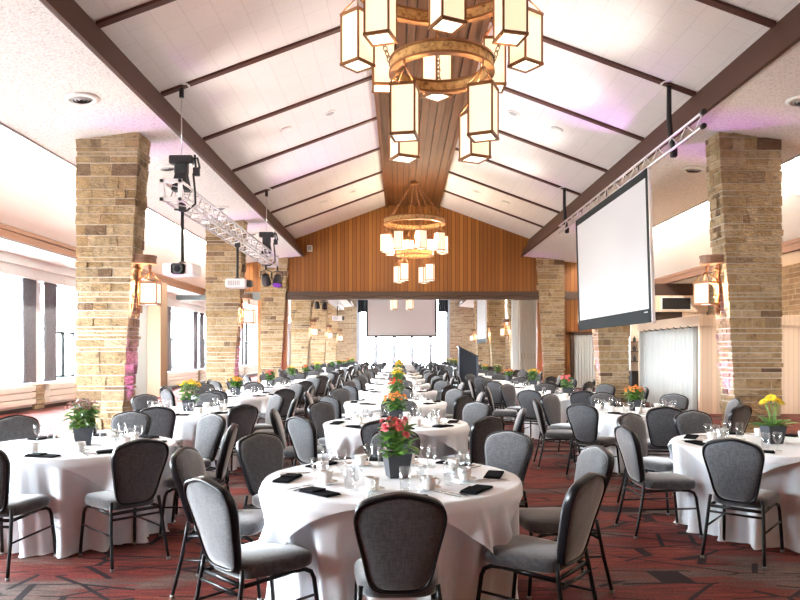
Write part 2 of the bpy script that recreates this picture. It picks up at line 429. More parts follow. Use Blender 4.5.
# battens across the slopes
k = 3
bz = [-3.55 + 2.75*i for i in range(12)]
for y in bz:
    for s in (-1, 1):
        b = MB(); d = Vector((-s*math.cos(math.atan(.368)), 0, math.sin(math.atan(.368))))
        u0, u1 = 5.0, 1.12
        o = [(XC+s*u0, slope(u0)+.02), (XC+s*u1, slope(u1)+.02), (XC+s*u1, slope(u1)-.05), (XC+s*u0, slope(u0)-.05)]
        b.poly(o, 'y', y-.065, y+.065); struct(b.build('trim_%d' % k, M['batten'])); k += 1

# gable wall, header, jambs, aisle end walls
g = MB()
gx = [(-UW+.0, ZA), (-8.9, ZA), (-8.9, 4.22), (-6.9, 5.9), (-4.9, 6.1), (-5.06, slope(5.06)), (0, slope(0)), (5.06, slope(5.06)), (4.9, 6.1), (6.9, 5.9), (8.9, 4.22), (8.9, ZA), (UW, ZA)]
g.poly([(XC+u, z) for u, z in gx], 'y', GY, GY+.2)
g.box(XC+5.6, XC+UW, GY, GY+.2, 2.30, ZA); g.box(XC+5.6, XC+6.9, GY, GY+.2, 0, 2.4); g.box(XC+8.2, XC+UW, GY, GY+.2, 0, 2.4)
struct(g.build('wall_gable', M['planks']))
h = MB(); h.box(XC-5.6, XC+5.6, GY-.14, GY+.22, 3.80, 4.14)
h.box(XC+6.4, XC+UW, GY-.06, GY, 3.80, 4.14)
# carved wavy line on the header
hp = [(XC-5.3 + i*.08, GY-.145, 3.93+.045*math.sin(i*.08*3.4)) for i in range(133)]
struct(h.build('beam_header', M['header']))
struct(MB().tube(hp, .012, 5).build('trim_%d' % k, M['vent_dark'])); k += 1
h = MB(); h.box(xl, XC-6.3, GY-.08, GY+.22, 3.78, 4.12); struct(h.build('beam_aisle_header', mat('slate_trim', (.16,.18,.19), .6)))
j = MB()
for s in (-1, 1): j.box(*sorted((XC+s*5.62, XC+s*5.36)), GY-.05, GY+.25, 0, 3.80)
j.box(XC-6.62, XC-6.45, GY-.05, GY+.2, 0, 3.8)
struct(j.build('trim_%d' % k, M['jamb'])); k += 1
# door with a white folding leaf in the bar-side end wall
d = MB(); d.box(XC+6.78, XC+6.92, GY-.06, GY+.1, 0, 2.40); d.box(XC+8.18, XC+8.32, GY-.06, GY+.1, 0, 2.40); d.box(XC+6.78, XC+8.32, GY-.06, GY+.1, 2.28, 2.42)
dd = struct(d.build('door_1', M['dark_jamb']))
d = MB(); x = XC+6.92
while x < XC+8.17: d.poly([(x, GY+.03), (x+.06, GY-.02), (x+.12, GY+.03), (x+.12, GY+.06), (x, GY+.06)], 'z', .02, 2.28); x += .12
d.build('door_leaf', M['pleat_white'], dd)

# stone pillars (battered: wider at the top), stones as separate blocks of one mesh
def make_pillar(s, seed):
    r = random.Random(seed); T = .55; H = 5.72
    ui = lambda z: 5.645 - .335*z/5.6
    uo = 6.46
    core = MB(); st = MB()
    ins = .012
    P = lambda u, y, z: (XC + s*u, y, z)
    def prism(mb, a0, a1, b0, b1, y0, y1, z0, z1, jig=0):
        vs = []
        for z, (a, b) in ((z0, (a0, b0)), (z1, (a1, b1))):
            for y in (y0, y1):
                for u in (a, b):
                    vs.append((XC+s*u + r.uniform(-jig, jig), y + r.uniform(-jig, jig), z))
        mb.add(vs, [(0,2,3,1),(4,5,7,6),(0,1,5,4),(1,3,7,5),(3,2,6,7),(2,0,4,6)])
    prism(core, ui(0)+ins, ui(H)+ins, uo-ins, uo-ins, ins, T-ins, 0, H)
    z = 0.0; gap = .017
    while z < H:
        h = r.choice((.075, .09, .10, .12, .13, .15, .17, .20, .24)); z1 = min(H, z+h)
        za, zb = z+gap*.6, z1-gap*.6
        ia, ib = ui(za), ui(zb)
        # front and rear faces
        for y0, y1 in ((0, .12), (T-.12, T)):
            L = uo - ia; cuts = [0]
            while cuts[-1] < L-.3: cuts.append(cuts[-1] + r.uniform(.13, .5)*(1.5 if h < .11 else 1))
            if L - cuts[-1] < .14 and len(cuts) > 1: cuts.pop()
            cuts.append(L); cuts = [min(cc, L) for cc in cuts]
            for a, b in zip(cuts, cuts[1:]):
                pr = r.uniform(-.003, .024) + (.035 if r.random() < .04 else 0)
                a_ = a + (gap*.25 if a else -pr*.5); b_ = b - (gap*.25 if b < L else -r.uniform(0, .012))
                f0 = y0-pr if y0 == 0 else y0; f1 = y1+pr if y0 else y1
                sh = (ib-ia)
                prism(st, ia+a_, ia+a_+sh*(1 if a == 0 else .0), ia+b_, ia+b_, f0, f1, za, zb, .009)
        # side faces
        for inner in (1, 0):
            y = .12
            cut = r.uniform(.2, .36); segs = [(.125, cut), (cut+gap, T-.125)] if r.random() < .6 else [(.125, T-.125)]
            for a, b in segs:
                pr = r.uniform(-.003, .024) + (.06 if r.random() < .05 else 0)
                if inner: prism(st, ia-pr, ib-pr, ia+.12, ib+.12, a, b, za, zb, .006)
                else: prism(st, uo-.12, uo-.12, uo+pr, uo+pr, a, b, za, zb, .006)
        z = z1
    b = len(core.v); core.add(st.v, st.f, 1)
    return core
PY = [12.65, 21.1, 29.35, 37.6, 45.9, 54.2]
pm = {}
for s in (-1, 1):
    for v in (0, 1): pm[(s, v)] = make_pillar(s, 11*v+s+5).mesh('pillar', [M['mortar'], M['stone']])
for i, y in enumerate(PY):
    for s in (-1, 1):
        o = bpy.data.objects.new('pillar', pm[(s, i % 2)]); COL.objects.link(o); o.location = (0, y, 0); struct(o)

# windows on the left wall
wn = 1
fm = MB(); pn = MB(); cs = MB()
L = 4.4; zs, zh = .70, 3.48
for a, b in ((0, .07), (L-.07, L)): fm.box(-.14, -.05, a, b, zs, zh)
for a, b in ((zs, zs+.07), (zh-.07, zh), (2.17, 2.23)): fm.box(-.14, -.05, 0, L, a, b)
for yy in (2.15,): fm.box(-.13, -.06, yy-.03, yy+.03, zs, zh)
fm.box(-.13, -.06, 3.3, 3.34, 2.2, zh); fm.box(-.13, -.06, 1.05, 1.09, 2.2, zh)
pn.box(-.10, -.095, .05, L-.05, zs+.05, zh-.05)
for a in (.62, 1.34): 
    for q in ((a, a+.07), (a+.62, a+.69)): cs.box(-.095, -.03, q[0], q[1], zs+.10, 2.15)
    for q in ((zs+.10, zs+.17), (2.08, 2.15)): cs.box(-.095, -.03, a, a+.69, q[0], q[1])
sl = MB().box(-.12, .16, -.05, L+.05, .67, .715)
fmesh, pmesh, cmesh, smesh = fm.mesh('window_frame', M['white_paint']), pn.mesh('window_pane', M['window_glass']), cs.mesh('casement', M['black_frame']), sl.mesh('window_sill', M['white_paint'])
for p in piers[:-1]:
    e = empty('window_%d' % wn, (xl, p+.25, 0)); struct(e); wn += 1
    for nm, me in (('window_frame', fmesh), ('window_pane', pmesh), ('casement', cmesh), ('window_sill', smesh)):
        o = bpy.data.objects.new(nm, me); COL.objects.link(o); o.parent = e
# valance board with round bosses
v = MB(); v.box(xl, xl+.22, Y0, Y1, 3.46, 3.74); v.box(xl, xl+.30, Y0, Y1, 3.74, 3.80); v.box(xl, xl+.26, Y0, Y1, 3.80, ZA)
y = -3
while y < 40:
    for kk in range(8):
        pass
    v.tube([(xl+.21, y, 3.60), (xl+.235, y, 3.60)], .035, 10); y += 1.63
struct(v.build('trim_%d' % k, M['white_paint'])); k += 1
b = MB(); b.box(xl, xl+.03, Y0, Y1, 0, .14); struct(b.build('baseboard_left', M['dark_jamb']))
b = MB()
for p in piers:
    for q in range(5): b.box(xl, xl+.10+.02*(q % 2), p-.24+.01*(q % 3), p+.24, .02+q*.13, .14+q*.13)
struct(b.build('trim_%d' % k, M['stonewall'])); k += 1

# far glazing
fe = empty('window_%d' % wn, (0, Y1, 0)); struct(fe); wn += 1
f = MB()
for x in (-3.72, -2.15, -.52, 1.1, 2.75, 4.32): f.box(x-.16, x+.16, -.05, .15, 0, 6.6)
for z in (.04, 2.1, 4.1, 6.56): f.box(-3.75, 4.35, 0, .1, z-.04, z+.04)
f.build('window_frame', mat('backlit_mullion', (.30,.33,.37), .6), fe)  # white mullions; their backlit shade is put into this grey
MB().box(-3.75, 4.35, .14, .145, 0, 6.6).build('window_pane', M['window_glass'], fe)
f = MB()
for x0, x1 in ((-1.35, -.75), (1.32, 2.5)):
    for a, b_ in ((x0, x0+.07), (x1-.07, x1), ((x0+x1)/2-.03, (x0+x1)/2+.03)): f.box(a, b_, -.02, .06, .1, 2.06)
    f.box(x0, x1, -.02, .06, 1.99, 2.06)
f.build('casement', M['black_frame'], fe)

# serving enclosure on the bar side: a low boarded box with a curtained side
e = MB(); ex, ey0, ey1 = 7.5, 17.25, 21.7
e.box(ex, XC+UW, ey0, ey0+.08, 0, 2.22); e.box(ex-.04, XC+UW, ey0-.05, ey0+.08, 2.20, 2.47); e.box(ex, ex+.35, ey0+.08, ey0+.12, 0, 2.2)
e.box(ex-.04, ex+.3, ey0+.08, ey1, 2.20, 2.47); e.box(ex, XC+UW, ey1-.1, ey1, 0, 2.47); e.box(ex, XC+UW, ey0, ey1, 2.40, 2.47)
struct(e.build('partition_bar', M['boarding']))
struct(MB().box(8.2, XC+UW, 24.5, 24.6, 0, 2.75).build('wall_bar_cross', M['cream_paint']))
e = MB(); e.box(8.2, XC+UW, 24.5, 24.62, 3.54, ZA); e.box(9.0, 10.0, 24.44, 24.62, 2.45, 2.97)
struct(e.build('trim_%d' % k, M['dark_panel'])); k += 1
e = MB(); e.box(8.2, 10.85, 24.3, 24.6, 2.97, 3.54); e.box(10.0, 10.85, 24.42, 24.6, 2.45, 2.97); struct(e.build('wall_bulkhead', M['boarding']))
struct(MB().box(xl, xl+.02, 0, .01, 0, .01).build('trim_%d' % k, M['white_paint'])) if False else None
# boxed column with folded partition on the window aisle
e = MB(); e.box(-8.72, -8.26, 23.8, 24.5, 0, ZA); struct(e.build('column_window_aisle', mat('glow_tinted_paint', (.30,.215,.15), .9, spec=.1)))  # white column; the warm lamp glow on it is painted in as peach
# ------------------------------------------------------------------ fittings: curtains, lamps, truss, screens
# grey curtains at the window piers
def curtain_mesh(w, z0, z1, depth, pleats, mname, seed=0):
    r = random.Random(seed); n = pleats*8; vs = []; fs = []
    for zi in range(7):
        t = zi/6; z = z0+(z1-z0)*t
        for i in range(n+1):
            a = i/n; amp = depth*(.75+.25*math.sin(3*t+i*.05))
            vs.append((amp*math.sin(2*PI*pleats*a + .4*math.sin(2.5*t+seed)), w*a*(1-.05*math.sin(PI*t)), z))
    for zi in range(6):
        for i in range(n):
            q = zi*(n+1)+i; fs.append((q, q+1, q+n+2, q+n+1))
    b = MB(); b.add(vs, fs, 0, True)
    nv = len(vs); b.add([(x+.02, y, z) for x, y, z in vs], [f[::-1] for f in fs], 0, True)
    return b
cm = curtain_mesh(.68, .74, 3.46, .045, 6, 'c').mesh('curtain', M['curtain_grey'], False)
ordn = ['first','second','third','fourth','fifth','sixth','seventh','eighth','ninth','tenth','eleventh','twelfth','thirteenth','fourteenth']
vis = [p for p in piers if p > 13]
for i, p in enumerate(vis):
    for sd, y in (('near', p-.25-.64), ('far', p+.21)):
        o = bpy.data.objects.new('curtain', cm); COL.objects.link(o); o.location = (xl+.10, y, 0)
        tag(o, 'dark grey floor curtain hanging on the %s side of the %s visible window pier' % (sd, ordn[i]), 'curtain', 'grey curtains along the window wall')
# louvred radiator covers below the windows
rc = MB()
for kx in range(3):
    z = .16 + kx*.17
    rc.poly([(.04, z), (.17, z+.02), (.19, z+.15), (.06, z+.165)], 'y', .12, 4.28)
rc.box(.0, .06, .1, 4.3, .10, .66)
rm = rc.mesh('radiator_cover', M['radiator'])
for i, p in enumerate(piers[:-1]):
    if p < 8: continue
    o = bpy.data.objects.new('radiator_cover', rm); COL.objects.link(o); o.location = (xl+.012, p+.25, 0)
    tag(o, 'cream slatted radiator cover below the %s window counted from the front' % ordn[i-2 if i >= 2 else 0], 'radiator cover', 'radiator covers below the windows')

# lantern: square frame, glowing panes, open top with chains meeting at a hook
def lantern_parts(parent, w, h, z_top, hook, mats=None, off=(0,0), rot=0, name='lantern', open_back=False):
    """frame mesh (part) > diffuser, chain (sub-parts); z_top = top of the glass box"""
    R = Matrix.Translation((off[0], off[1], 0)) @ Matrix.Rotation(rot, 4, 'Z')
    f = MB(); t = .011; a = w/2
    for sx in (-1, 1):
        for sy in (-1, 1): f.box(sx*a-t, sx*a+t, sy*a-t, sy*a+t, z_top-h, z_top, 0, R)
    for z in (z_top-h, z_top-.03):
        for s_ in (-1, 1):
            f.box(-a-t-.006, a+t+.006, s_*a-t-.006, s_*a+t+.006, z-.008, z+.026, 0, R); f.box(s_*a-t-.006, s_*a+t+.006, -a, a, z-.008, z+.026, 0, R)
    fr = f.build(name, M['bronze'], parent)
    d = MB(); e = a-.006
    for s_ in (-1, 1):
        if open_back and s_ == 1:
            continue
        d.box(-e, e, s_*e-.004, s_*e+.004, z_top-h+.01, z_top-.01, 0, R); d.box(s_*e-.004, s_*e+.004, -e, e, z_top-h+.01, z_top-.01, 0, R)
    d.box(-e, e, -e, e, z_top-h+.004, z_top-h+.012, 1, R)
    d.build('diffuser', [M['lantern_pane'], M['lantern_base']], fr)
    ch = MB(); hk = Vector((off[0], off[1], z_top+hook))
    for sx in (-1, 1):
        for sy in (-1, 1): ch.tube([R @ Vector((sx*a, sy*a, z_top)), hk], .009, 5)
    ch.tube([hk, hk+Vector((0,0,.08))], .015, 6)
    ch.build('hanger', M['bronze'], fr)
    return fr
def chain_mb(p0, p1, mb, r=.03, w=.0075, link=.07):
    p0, p1 = Vector(p0), Vector(p1); d = p1-p0; n = max(2, int(d.length/link)); t = d.normalized(); a = t.orthogonal().normalized(); b = t.cross(a)
    for i in range(n):
        c = p0 + d*((i+.5)/n); s_ = a if i % 2 else b; l = d.length/n*.68
        mb.tube([c+t*l*math.cos(q)+s_*r*math.sin(q) for q in [2*PI*k/8 for k in range(8)]], w, 4, 0, False, True)
    return mb
def ring_mb(R, h, t, c, n=48):
    mb = MB(); prof = [(R-t/2, -h/2), (R+t/2, -h/2), (R+t/2, h/2), (R-t/2, h/2), (R-t/2, -h/2)]
    mb.lathe(prof, n, c, 0, False)
    for z in (-h/2, h/2): mb.lathe([(R-t/2-.015, z-.015), (R+t/2+.015, z-.015), (R+t/2+.015, z+.015), (R-t/2-.015, z+.015), (R-t/2-.015, z-.015)], n, c, 1, False)
    return mb
def make_chandelier():
    e = empty('chandelier')
    ring_mb(1.08, .16, .07, (0,0,6.33)).build('upper_ring', [M['ring_gold'], M['bronze']], e)
    ring_mb(.63, .14, .06, (0,0,5.17)).build('lower_ring', [M['ring_gold'], M['bronze']], e)
    MB().cyl((0,0), .16, 7.70, 7.80, 16).build('canopy', M['bronze'], e)
    for k in range(6):
        a = 2*PI*(k+.5)/6; chain_mb((1.06*math.cos(a), 1.06*math.sin(a), 6.42), (.12*math.cos(a), .12*math.sin(a), 7.72), MB()).build('chain', M['bronze'], e)
    for k in range(4):
        a = 2*PI*k/4; chain_mb((.66*math.cos(a), .66*math.sin(a), 5.25), (1.0*math.cos(a), 1.0*math.sin(a), 6.27), MB()).build('chain', M['bronze'], e)
    rr = random.Random(3)
    for k in range(8):
        a = 2*PI*k/8; lantern_parts(e, .29, .66, 5.86, .22, off=(1.07*math.cos(a), 1.07*math.sin(a)), rot=a+PI/4+rr.uniform(-.35,.35))
    for k in range(4):
        a = 2*PI*(k+.5)/4; lantern_parts(e, .29, .62, 4.76, .24, off=(.67*math.cos(a), .67*math.sin(a)), rot=rr.uniform(.25, .6)+(PI/4 if a > PI else 0.1))
    return e
ch = Proto(tag(make_chandelier(), 'x', 'chandelier', 'ring chandeliers along the ridge'))
ch.put((XC, 8.8, 0), 0, 'large two-tier bronze ring chandelier of square lanterns, closest to the camera')
ch.put((XC, 25.4, 0), .2, 'two-tier bronze ring chandelier of square lanterns in front of the wood gable')
ch.put((XC-.4, 42.0, 0), .1, 'bronze lantern chandelier in the far room beyond the header beam')

# pillar sconces
def make_sconce(dl):
    e = empty('wall_lantern')       # local +X points away from the stone
    b = MB()
    pts = [(0, -.19), (.12, -.19)] + [(.14+.2*math.cos(t), .19*math.sin(t)) for t in [(-.5+k/12)*PI for k in range(13)]] + [(.12, .19), (0, .19)]
    b.poly(pts, 'z', 3.20, 3.33); b.poly([(x*1.04, y*1.05) for x, y in pts], 'z', 3.31, 3.35); b.poly([(x*1.03, y*1.04) for x, y in pts], 'z', 3.19, 3.215)
    b.build('bracket', M['ring_wood'], e)
    s = MB(); s.box(0, .025, -.05, .05, 2.25, 3.2)
    for z in (2.35, 2.6, 2.85, 3.05): s.tube([(.02, -.09, z), (.05, 0, z+.06), (.02, .09, z)], .018, 6)
    s.box(.0, .07, -.05, .05, 2.28, 2.42); s.build('back_plate', M['bronze'], e)
    c = MB()
    for yy in (-.1, .1): chain_mb((.22, yy*.3, 3.1), (.22, yy, 3.2), c, .012, .004, .04)
    c.tube([(.22, 0, 3.05), (.22, 0, 3.2)], .012, 6); c.build('chain', M['bronze'], e)
    lantern_parts(e, .30, .42, 2.86, .2, off=(.24, 0), rot=PI/2+dl, open_back=True)
    return e
scs = {s: Proto(tag(make_sconce(d_), 'x', 'wall lantern', 'lantern sconces on the stone pillars')) for s, d_ in ((-1, .04), (1, .6))}
pn_ = ['first', 'second', 'third', 'fourth', 'fifth', 'sixth']
for i, y in enumerate(PY):
    for s, nm in ((-1, 'window side'), (1, 'screen side')):
        u = 5.645 - .335*3.0/5.6
        if i == 2: continue
        scs[s].put((XC+s*(u-.03), y+.26, 0), 0 if s < 0 else PI, 'bronze hanging lantern on the %s stone pillar of the %s' % (pn_[i], nm))

# left lighting truss
TX, TZ, TY0, TY1 = -4.1, 4.45, 12.35, 22.1
def truss(name, x, z, y0, y1, wx, wz, r=.024):
    e = empty(name, (x, (y0+y1)/2, 0)); o = (x, (y0+y1)/2)
    Ly = (y1-y0)/2
    cs = [(sx*wx/2, sz*wz/2) for sx in ((-1, 1) if wx else (0,)) for sz in (-1, 1)]
    for cx, cz in cs: MB().tube([(cx, -Ly, z+cz), (cx, Ly, z+cz)], r, 8).build('chord', M['alu'], e)
    l = MB(); n = int((y1-y0)/.33)
    faces = [((-wx/2, -wz/2), (-wx/2, wz/2)), ((wx/2, -wz/2), (wx/2, wz/2)), ((-wx/2, -wz/2), (wx/2, -wz/2)), ((-wx/2, wz/2), (wx/2, wz/2))] if wx else [((0, -wz/2), (0, wz/2))]
    for a, b in faces:
        for i in range(n):
            ya, yb = -Ly+(i/n)*2*Ly, -Ly+((i+1)/n)*2*Ly
            p, q = (a, b) if i % 2 else (b, a)
            l.tube([(p[0], ya, z+p[1]), (q[0], yb, z+q[1])], r*.5, 5)
    l.build('lattice', M['alu'], e)
    return e, Ly
te, Ly = truss('lighting_truss', TX, TZ, TY0, TY1, .34, .34)
for sy in (-1, 1):
    p = MB()
    for a, b in (((-.2, .2), (.13, .2)), ((-.2, .2), (-.2, -.13))): p.box(a[0], a[1], sy*Ly-.01, sy*Ly+.01, TZ+b[0], TZ+b[1])
    for sx in (-1, 1): p.box(sx*.165-.04, sx*.165+.04, sy*Ly-.01, sy*Ly+.01, TZ-.2, TZ+.2)
    ep = p.build('end_plate', M['alu_plate'], te)
    q = MB()
    for sx in (-1, 1):
        for sz in (-1, 1): q.tube([(sx*.165, sy*Ly-.03, TZ+sz*.165), (sx*.165, sy*Ly+.03, TZ+sz*.165)], .03, 10)
    q.build('bolt', M['black'], ep)
tag(te, 'silver square box truss hung along the window side of the nave, carrying projectors', 'truss')
# screen truss
se, Ls = truss('screen_truss', 5.05, 5.43, 11.5, 21.9, 0, .24, .026)
for sz in (-1, 1): MB().tube([(0, -Ls-.05, 5.43+sz*.12), (0, -Ls+.03, 5.43+sz*.12)], .045, 10).build('end_cap', M['black'], se)
tag(se, 'silver ladder truss hung along the dark eave beam, holding the big projection screen', 'truss')

# hoists: ceiling plate, chain, motor body, bag
def hoist(x, y, zt, tz, label, strap=False):
    u = abs(x-XC); zc = slope(u)
    e = empty('chain_hoist', (x, y, 0))
    MB().lathe([(.09,.0),(.09,-.02),(.15,-.015),(.16,0)], 24, (0,0,zc+.01)).build('ceiling_plate', M['plastic_white'], e).rotation_euler = (0, (1 if x > XC else -1)*0, 0)
    c = MB(); c.tube([(0,0,zc-.02), (0,0,zc-.22)], .045, 8); c.build('shackle', M['black'], e)
    if strap:
        s = MB(); s.tube([(0,0,zc-.15), (0,0,tz+.5), (.02,0,tz+.2), (.05,-.03,tz+.02), (.06,-.05,tz-.12)], [.045,.05,.055,.05,.04], 8)
        s.build('strap', M['black'], e)
        b = MB(); b.bbox(.01, .13, -.09, .0, tz-.24, tz-.06, .02); b.build('motor', M['black'], e)
    else:
        MB().tube([(0,0,zc-.2), (0,0,tz+.75)], .012, 6).build('chain', M['alu'], e)
        b = MB(); b.bbox(-.22, .22, -.08, .08, tz+.62, tz+.78, .02); b.bbox(-.12, .12, -.09, .09, tz+.42, tz+.64, .03); b.build('motor', M['black'], e)
        g = MB(); g.add([(-.1,-.08,tz+.45),(.1,-.08,tz+.45),(.1,.08,tz+.45),(-.1,.08,tz+.45),(-.16,-.12,tz+.12),(.16,-.12,tz+.12),(.16,.12,tz+.12),(-.16,.12,tz+.12)], [(0,1,2,3),(4,5,6,7),(0,1,5,4),(1,2,6,5),(2,3,7,6),(3,0,4,7)])
        g.build('chain_bag', M['rubber'], e)
        k = MB(); k.tube([(.16,0,tz+.7), (.3,.0,tz+.74), (.34,0,tz+.55), (.27,0,tz+.5), (.25,.0,tz+.8)], .022, 7)
        k.bbox(.22, .34, -.04, .04, tz+.40, tz+.56, .01)
        k.tube([(.22,0,tz+.45), (.26,-.02,tz+.1), (.26,0,tz-.12), (.1,.02,tz-.24), (-.14,.02,tz-.22)], .02, 7); k.build('cable', M['black'], e)
    tag(e, label, 'hoist', 'hoists hung from the ceiling')
    return e
hoist(-4.1, 12.95, 0, TZ, 'black motor hoist on a chain at the near end of the box truss')
hoist(-4.1, 21.2, 0, TZ, 'black motor hoist on a chain at the far end of the box truss')
hoist(5.05, 12.95, 0, 5.43, 'black strap hoist on the screen truss, in front of the projection screen', True)
hoist(5.05, 21.2, 0, 5.43, 'black strap hoist at the far end of the projection screen', True)

# projectors
def projector(x, y, ztop, z, w, d, h, lens, label, grille=False):
    e = empty('projector', (x, y, 0))
    b = MB(); b.bbox(-w/2, w/2, -d/2, d/2, z-h/2, z+h/2, .025); b.build('body', M['proj_white'], e)
    p = MB(); p.tube([(0,0,z+h/2), (0,0,ztop)], .032, 10); p.cyl((0,0), .10, z+h/2, z+h/2+.05, 14, 0, .05); p.bbox(-.06, .06, -.05, .05, ztop-.05, ztop+.12, .01); p.build('pole', M['black'], e)
    if grille:
        g = MB()
        for k in range(7): g.box(-w/2+.06+k*.045, -w/2+.085+k*.045, -d/2-.006, -d/2+.01, z-h/2+.05, z+h/2-.05)
        g.build('grille', M['grille'], e)
        MB().bbox(w/2-.02, w/2+.12, -.1, .1, z-h/2+.03, z+h/2-.02, .02).build('lens', M['black'], e)
    else:
        l = MB(); l.tube([(0,-d/2+.02,z), (0,-d/2-.05,z)], .095, 20); l.bbox(-.13, .13, -d/2-.012, -d/2+.01, z-.1, z+.1, .03); lo = l.build('lens', M['black'], e)
        MB().tube([(0,-d/2-.045,z), (0,-d/2-.055,z)], .06, 16).build('lens_glass', M['lens_dark'], lo)
    tag(e, label, 'projector', 'ceiling projectors')
projector(-4.1, 13.0, 4.24, 3.09, .58, .5, .22, True, 'white projector with a black lens on the near black pole below the box truss')
projector(-4.1, 17.4, 4.24, 3.27, .50, .45, .22, False, 'white vented projector on the second black pole, before the second stone pillar', True)
projector(-3.9, 43.0, 6.2, 3.65, .60, .5, .3, False, 'small white projector hanging by the stone pillars in the far room', True)

# stage lights on the far end of the truss and in the far room
def stage_light(x, y, z, rx, label, lens):
    e = empty('stage_light', (x, y, z))
    Rm = Matrix.Rotation(rx, 4, 'X')
    h = MB(); h.tube([Rm @ Vector(p) for p in ((0,.0,.17), (0,0,.12), (0,0,-.16), (0,0,-.20))], [.06,.12,.15,.155], 16); h.build('housing', M['black'], e)
    MB().tube([Rm @ Vector((0,0,-.198)), Rm @ Vector((0,0,-.21))], .135, 16).build('lens', lens, e)
    y_ = MB(); y_.tube([(-.17,0,0), (-.17,0,.22), (0,0,.28), (.17,0,.22), (.17,0,0)], .016, 6); y_.tube([(0,0,.28), (0,0,.42)], .03, 8); y_.build('yoke', M['black'], e)
    tag(e, label, 'stage light', 'stage lights')
stage_light(-4.23, 21.75, 3.86, .75, 'black stage light with a purple lens, outer of the pair on the truss end', M['lens_purple'])
stage_light(-3.88, 21.85, 3.84, -.45, 'black stage light with a purple lens, inner of the pair on the truss end', M['lens_purple'])
stage_light(-4.45, 37.0, 4.1, .5, 'black stage light in the far room, the one closer to the stone wall', M['lens_dark'])
stage_light(-4.1, 37.6, 4.1, -.4, 'black stage light in the far room, the one closer to the projector', M['lens_dark'])
te2, L2 = truss('lighting_truss', -3.9, 4.55, 38, 46, .34, .34)
tag(te2, 'silver box truss in the far room above the small projector', 'truss')

# hanging projection screen (parallel to the nave) + far screens
def screen(y0, y1, xt, xb, zt, zb, label):
    e = empty('projection_screen', (xt, (y0+y1)/2, 0)); hl = (y1-y0)/2; dx = xb-xt
    X = lambda z: dx*(zt-z)/(zt-zb)
    def sheet(mb, ya, yb, za, zb_, t0, t1):
        mb.add([(X(za)+t0, ya, za), (X(za)+t1, ya, za), (X(za)+t1, yb, za), (X(za)+t0, yb, za), (X(zb_)+t0, ya, zb_), (X(zb_)+t1, ya, zb_), (X(zb_)+t1, yb, zb_), (X(zb_)+t0, yb, zb_)],
               [(0,1,2,3),(7,6,5,4),(0,4,5,1),(1,5,6,2),(2,6,7,3),(3,7,4,0)])
    s = MB(); sheet(s, -hl+.1, hl-.1, zt-.16, zb+.26, -.015, .015); s.build('screen_fabric', M['screen_white'], e)
    b = MB(); sheet(b, -hl, -hl+.16, zt, zb, -.025, .025); sheet(b, hl-.13, hl, zt, zb, -.025, .025); sheet(b, -hl, hl, zt, zt-.17, -.025, .025); sheet(b, -hl, hl, zb+.28, zb, -.025, .025)
    b.build('border', M['screen_edge'], e)
    w = MB(); sheet(w, -hl-.03, -hl, zt+.02, zb-.02, -.03, .035); w.build('frame_edge', M['alu_plate'], e)
    l = MB()
    for y in (-hl+.6, 0, hl-.6): l.tube([(0, y, zt), (0, y, zt+.18)], .012, 6)
    l.build('hanger', M['black'], e)
    m_ = MB(); m_.box(X(zb+.3)-.03, X(zb+.3)-.024, -hl+.22, -hl+.42, zb+.205, zb+.225); m_.build('maker_mark', M['screen_white'], e)
    tag(e, label, 'projection screen', 'hanging projection screens')
screen(14.0, 19.75, 5.05, 5.14, 5.30, 2.16, 'large white projection screen with charcoal border hanging parallel to the nave before the pillar')
screen(44.0, 49.2, 5.5, 5.5, 5.9, 2.15, 'white projection screen hanging edge-on in the far room beside the stone pillars')
e = empty('projection_screen', (.12, 60.3, 0))
MB().box(-2.93, 2.93, -.02, .02, 3.0, 6.55).build('screen_fabric', M['screen_white'], e)
b = MB(); b.box(-3.1, -2.93, -.03, .03, 2.85, 6.6); b.box(2.93, 3.1, -.03, .03, 2.85, 6.6); b.box(-3.1, 3.1, -.03, .03, 2.85, 3.0); b.box(-3.1, 3.1, -.03, .03, 6.55, 6.75); b.build('border', M['screen_edge'], e)
b = MB(); b.tube([(-2.2, 0, 6.7), (-2.2, 0, 7.3)], .02, 6); b.tube([(2.2, 0, 6.7), (2.2, 0, 7.3)], .02, 6); b.build('hanger', M['black'], e)
tag(e, 'wide pale projection screen hanging before the bright windows of the far wall', 'projection screen')
for s, x, w in ((0, -3.75, .75), (1, 3.35, .9)):
    o = curtain_mesh(w, 5.05, 6.6, .05, 5, 'b', s).build('drape', M['curtain_black'], None, (x+(w if 1 else 0), 60.9, 0), PI/2, False)
    tag(o, 'short black drape at the %s of the far projection screen' % ('window-side edge' if s == 0 else 'lectern-side edge'), 'drape')

# folded accordion partition in the opening
e = empty('accordion_partition', (XC+5.33, GY+.05, 0))
p = MB(); n = 11; w = .78
for i in range(n):
    x0, x1 = -w+i*w/n, -w+(i+1)*w/n; xm = (x0+x1)/2
    p.poly([(x0, .0), (xm, -.16), (x1, .0), (x1, .03), (xm, -.13), (x0, .03)], 'z', .03, 3.78)
p.build('pleats', M['pleat_cream'], e)
MB().bbox(-w-.28, -w-.02, -.1, .06, 0, 3.76, .01).build('lead_post', M['pleat_white'], e)
b = MB()
for i in range(1, n, 2): b.box(-w+(i+.5)*w/n-.006, -w+(i+.5)*w/n+.006, -.172, -.155, 1.25, 1.5)
b.build('latch', M['brass'], e)
tag(e, 'cream folding accordion partition stacked at the screen-side end of the opening', 'folding partition')
e = empty('accordion_partition', (-8.72, 23.9, 0))
p = MB()
for i in range(6):
    x0 = -.44+i*.073; p.poly([(x0, .0), (x0+.036, -.1), (x0+.073, .0), (x0+.073, .5), (x0, .5)], 'z', .02, ZA-.02)
p.build('pleats', M['pleat_white'], e)
tag(e, 'white folded accordion partition against the boxed column in the window aisle', 'folding partition')

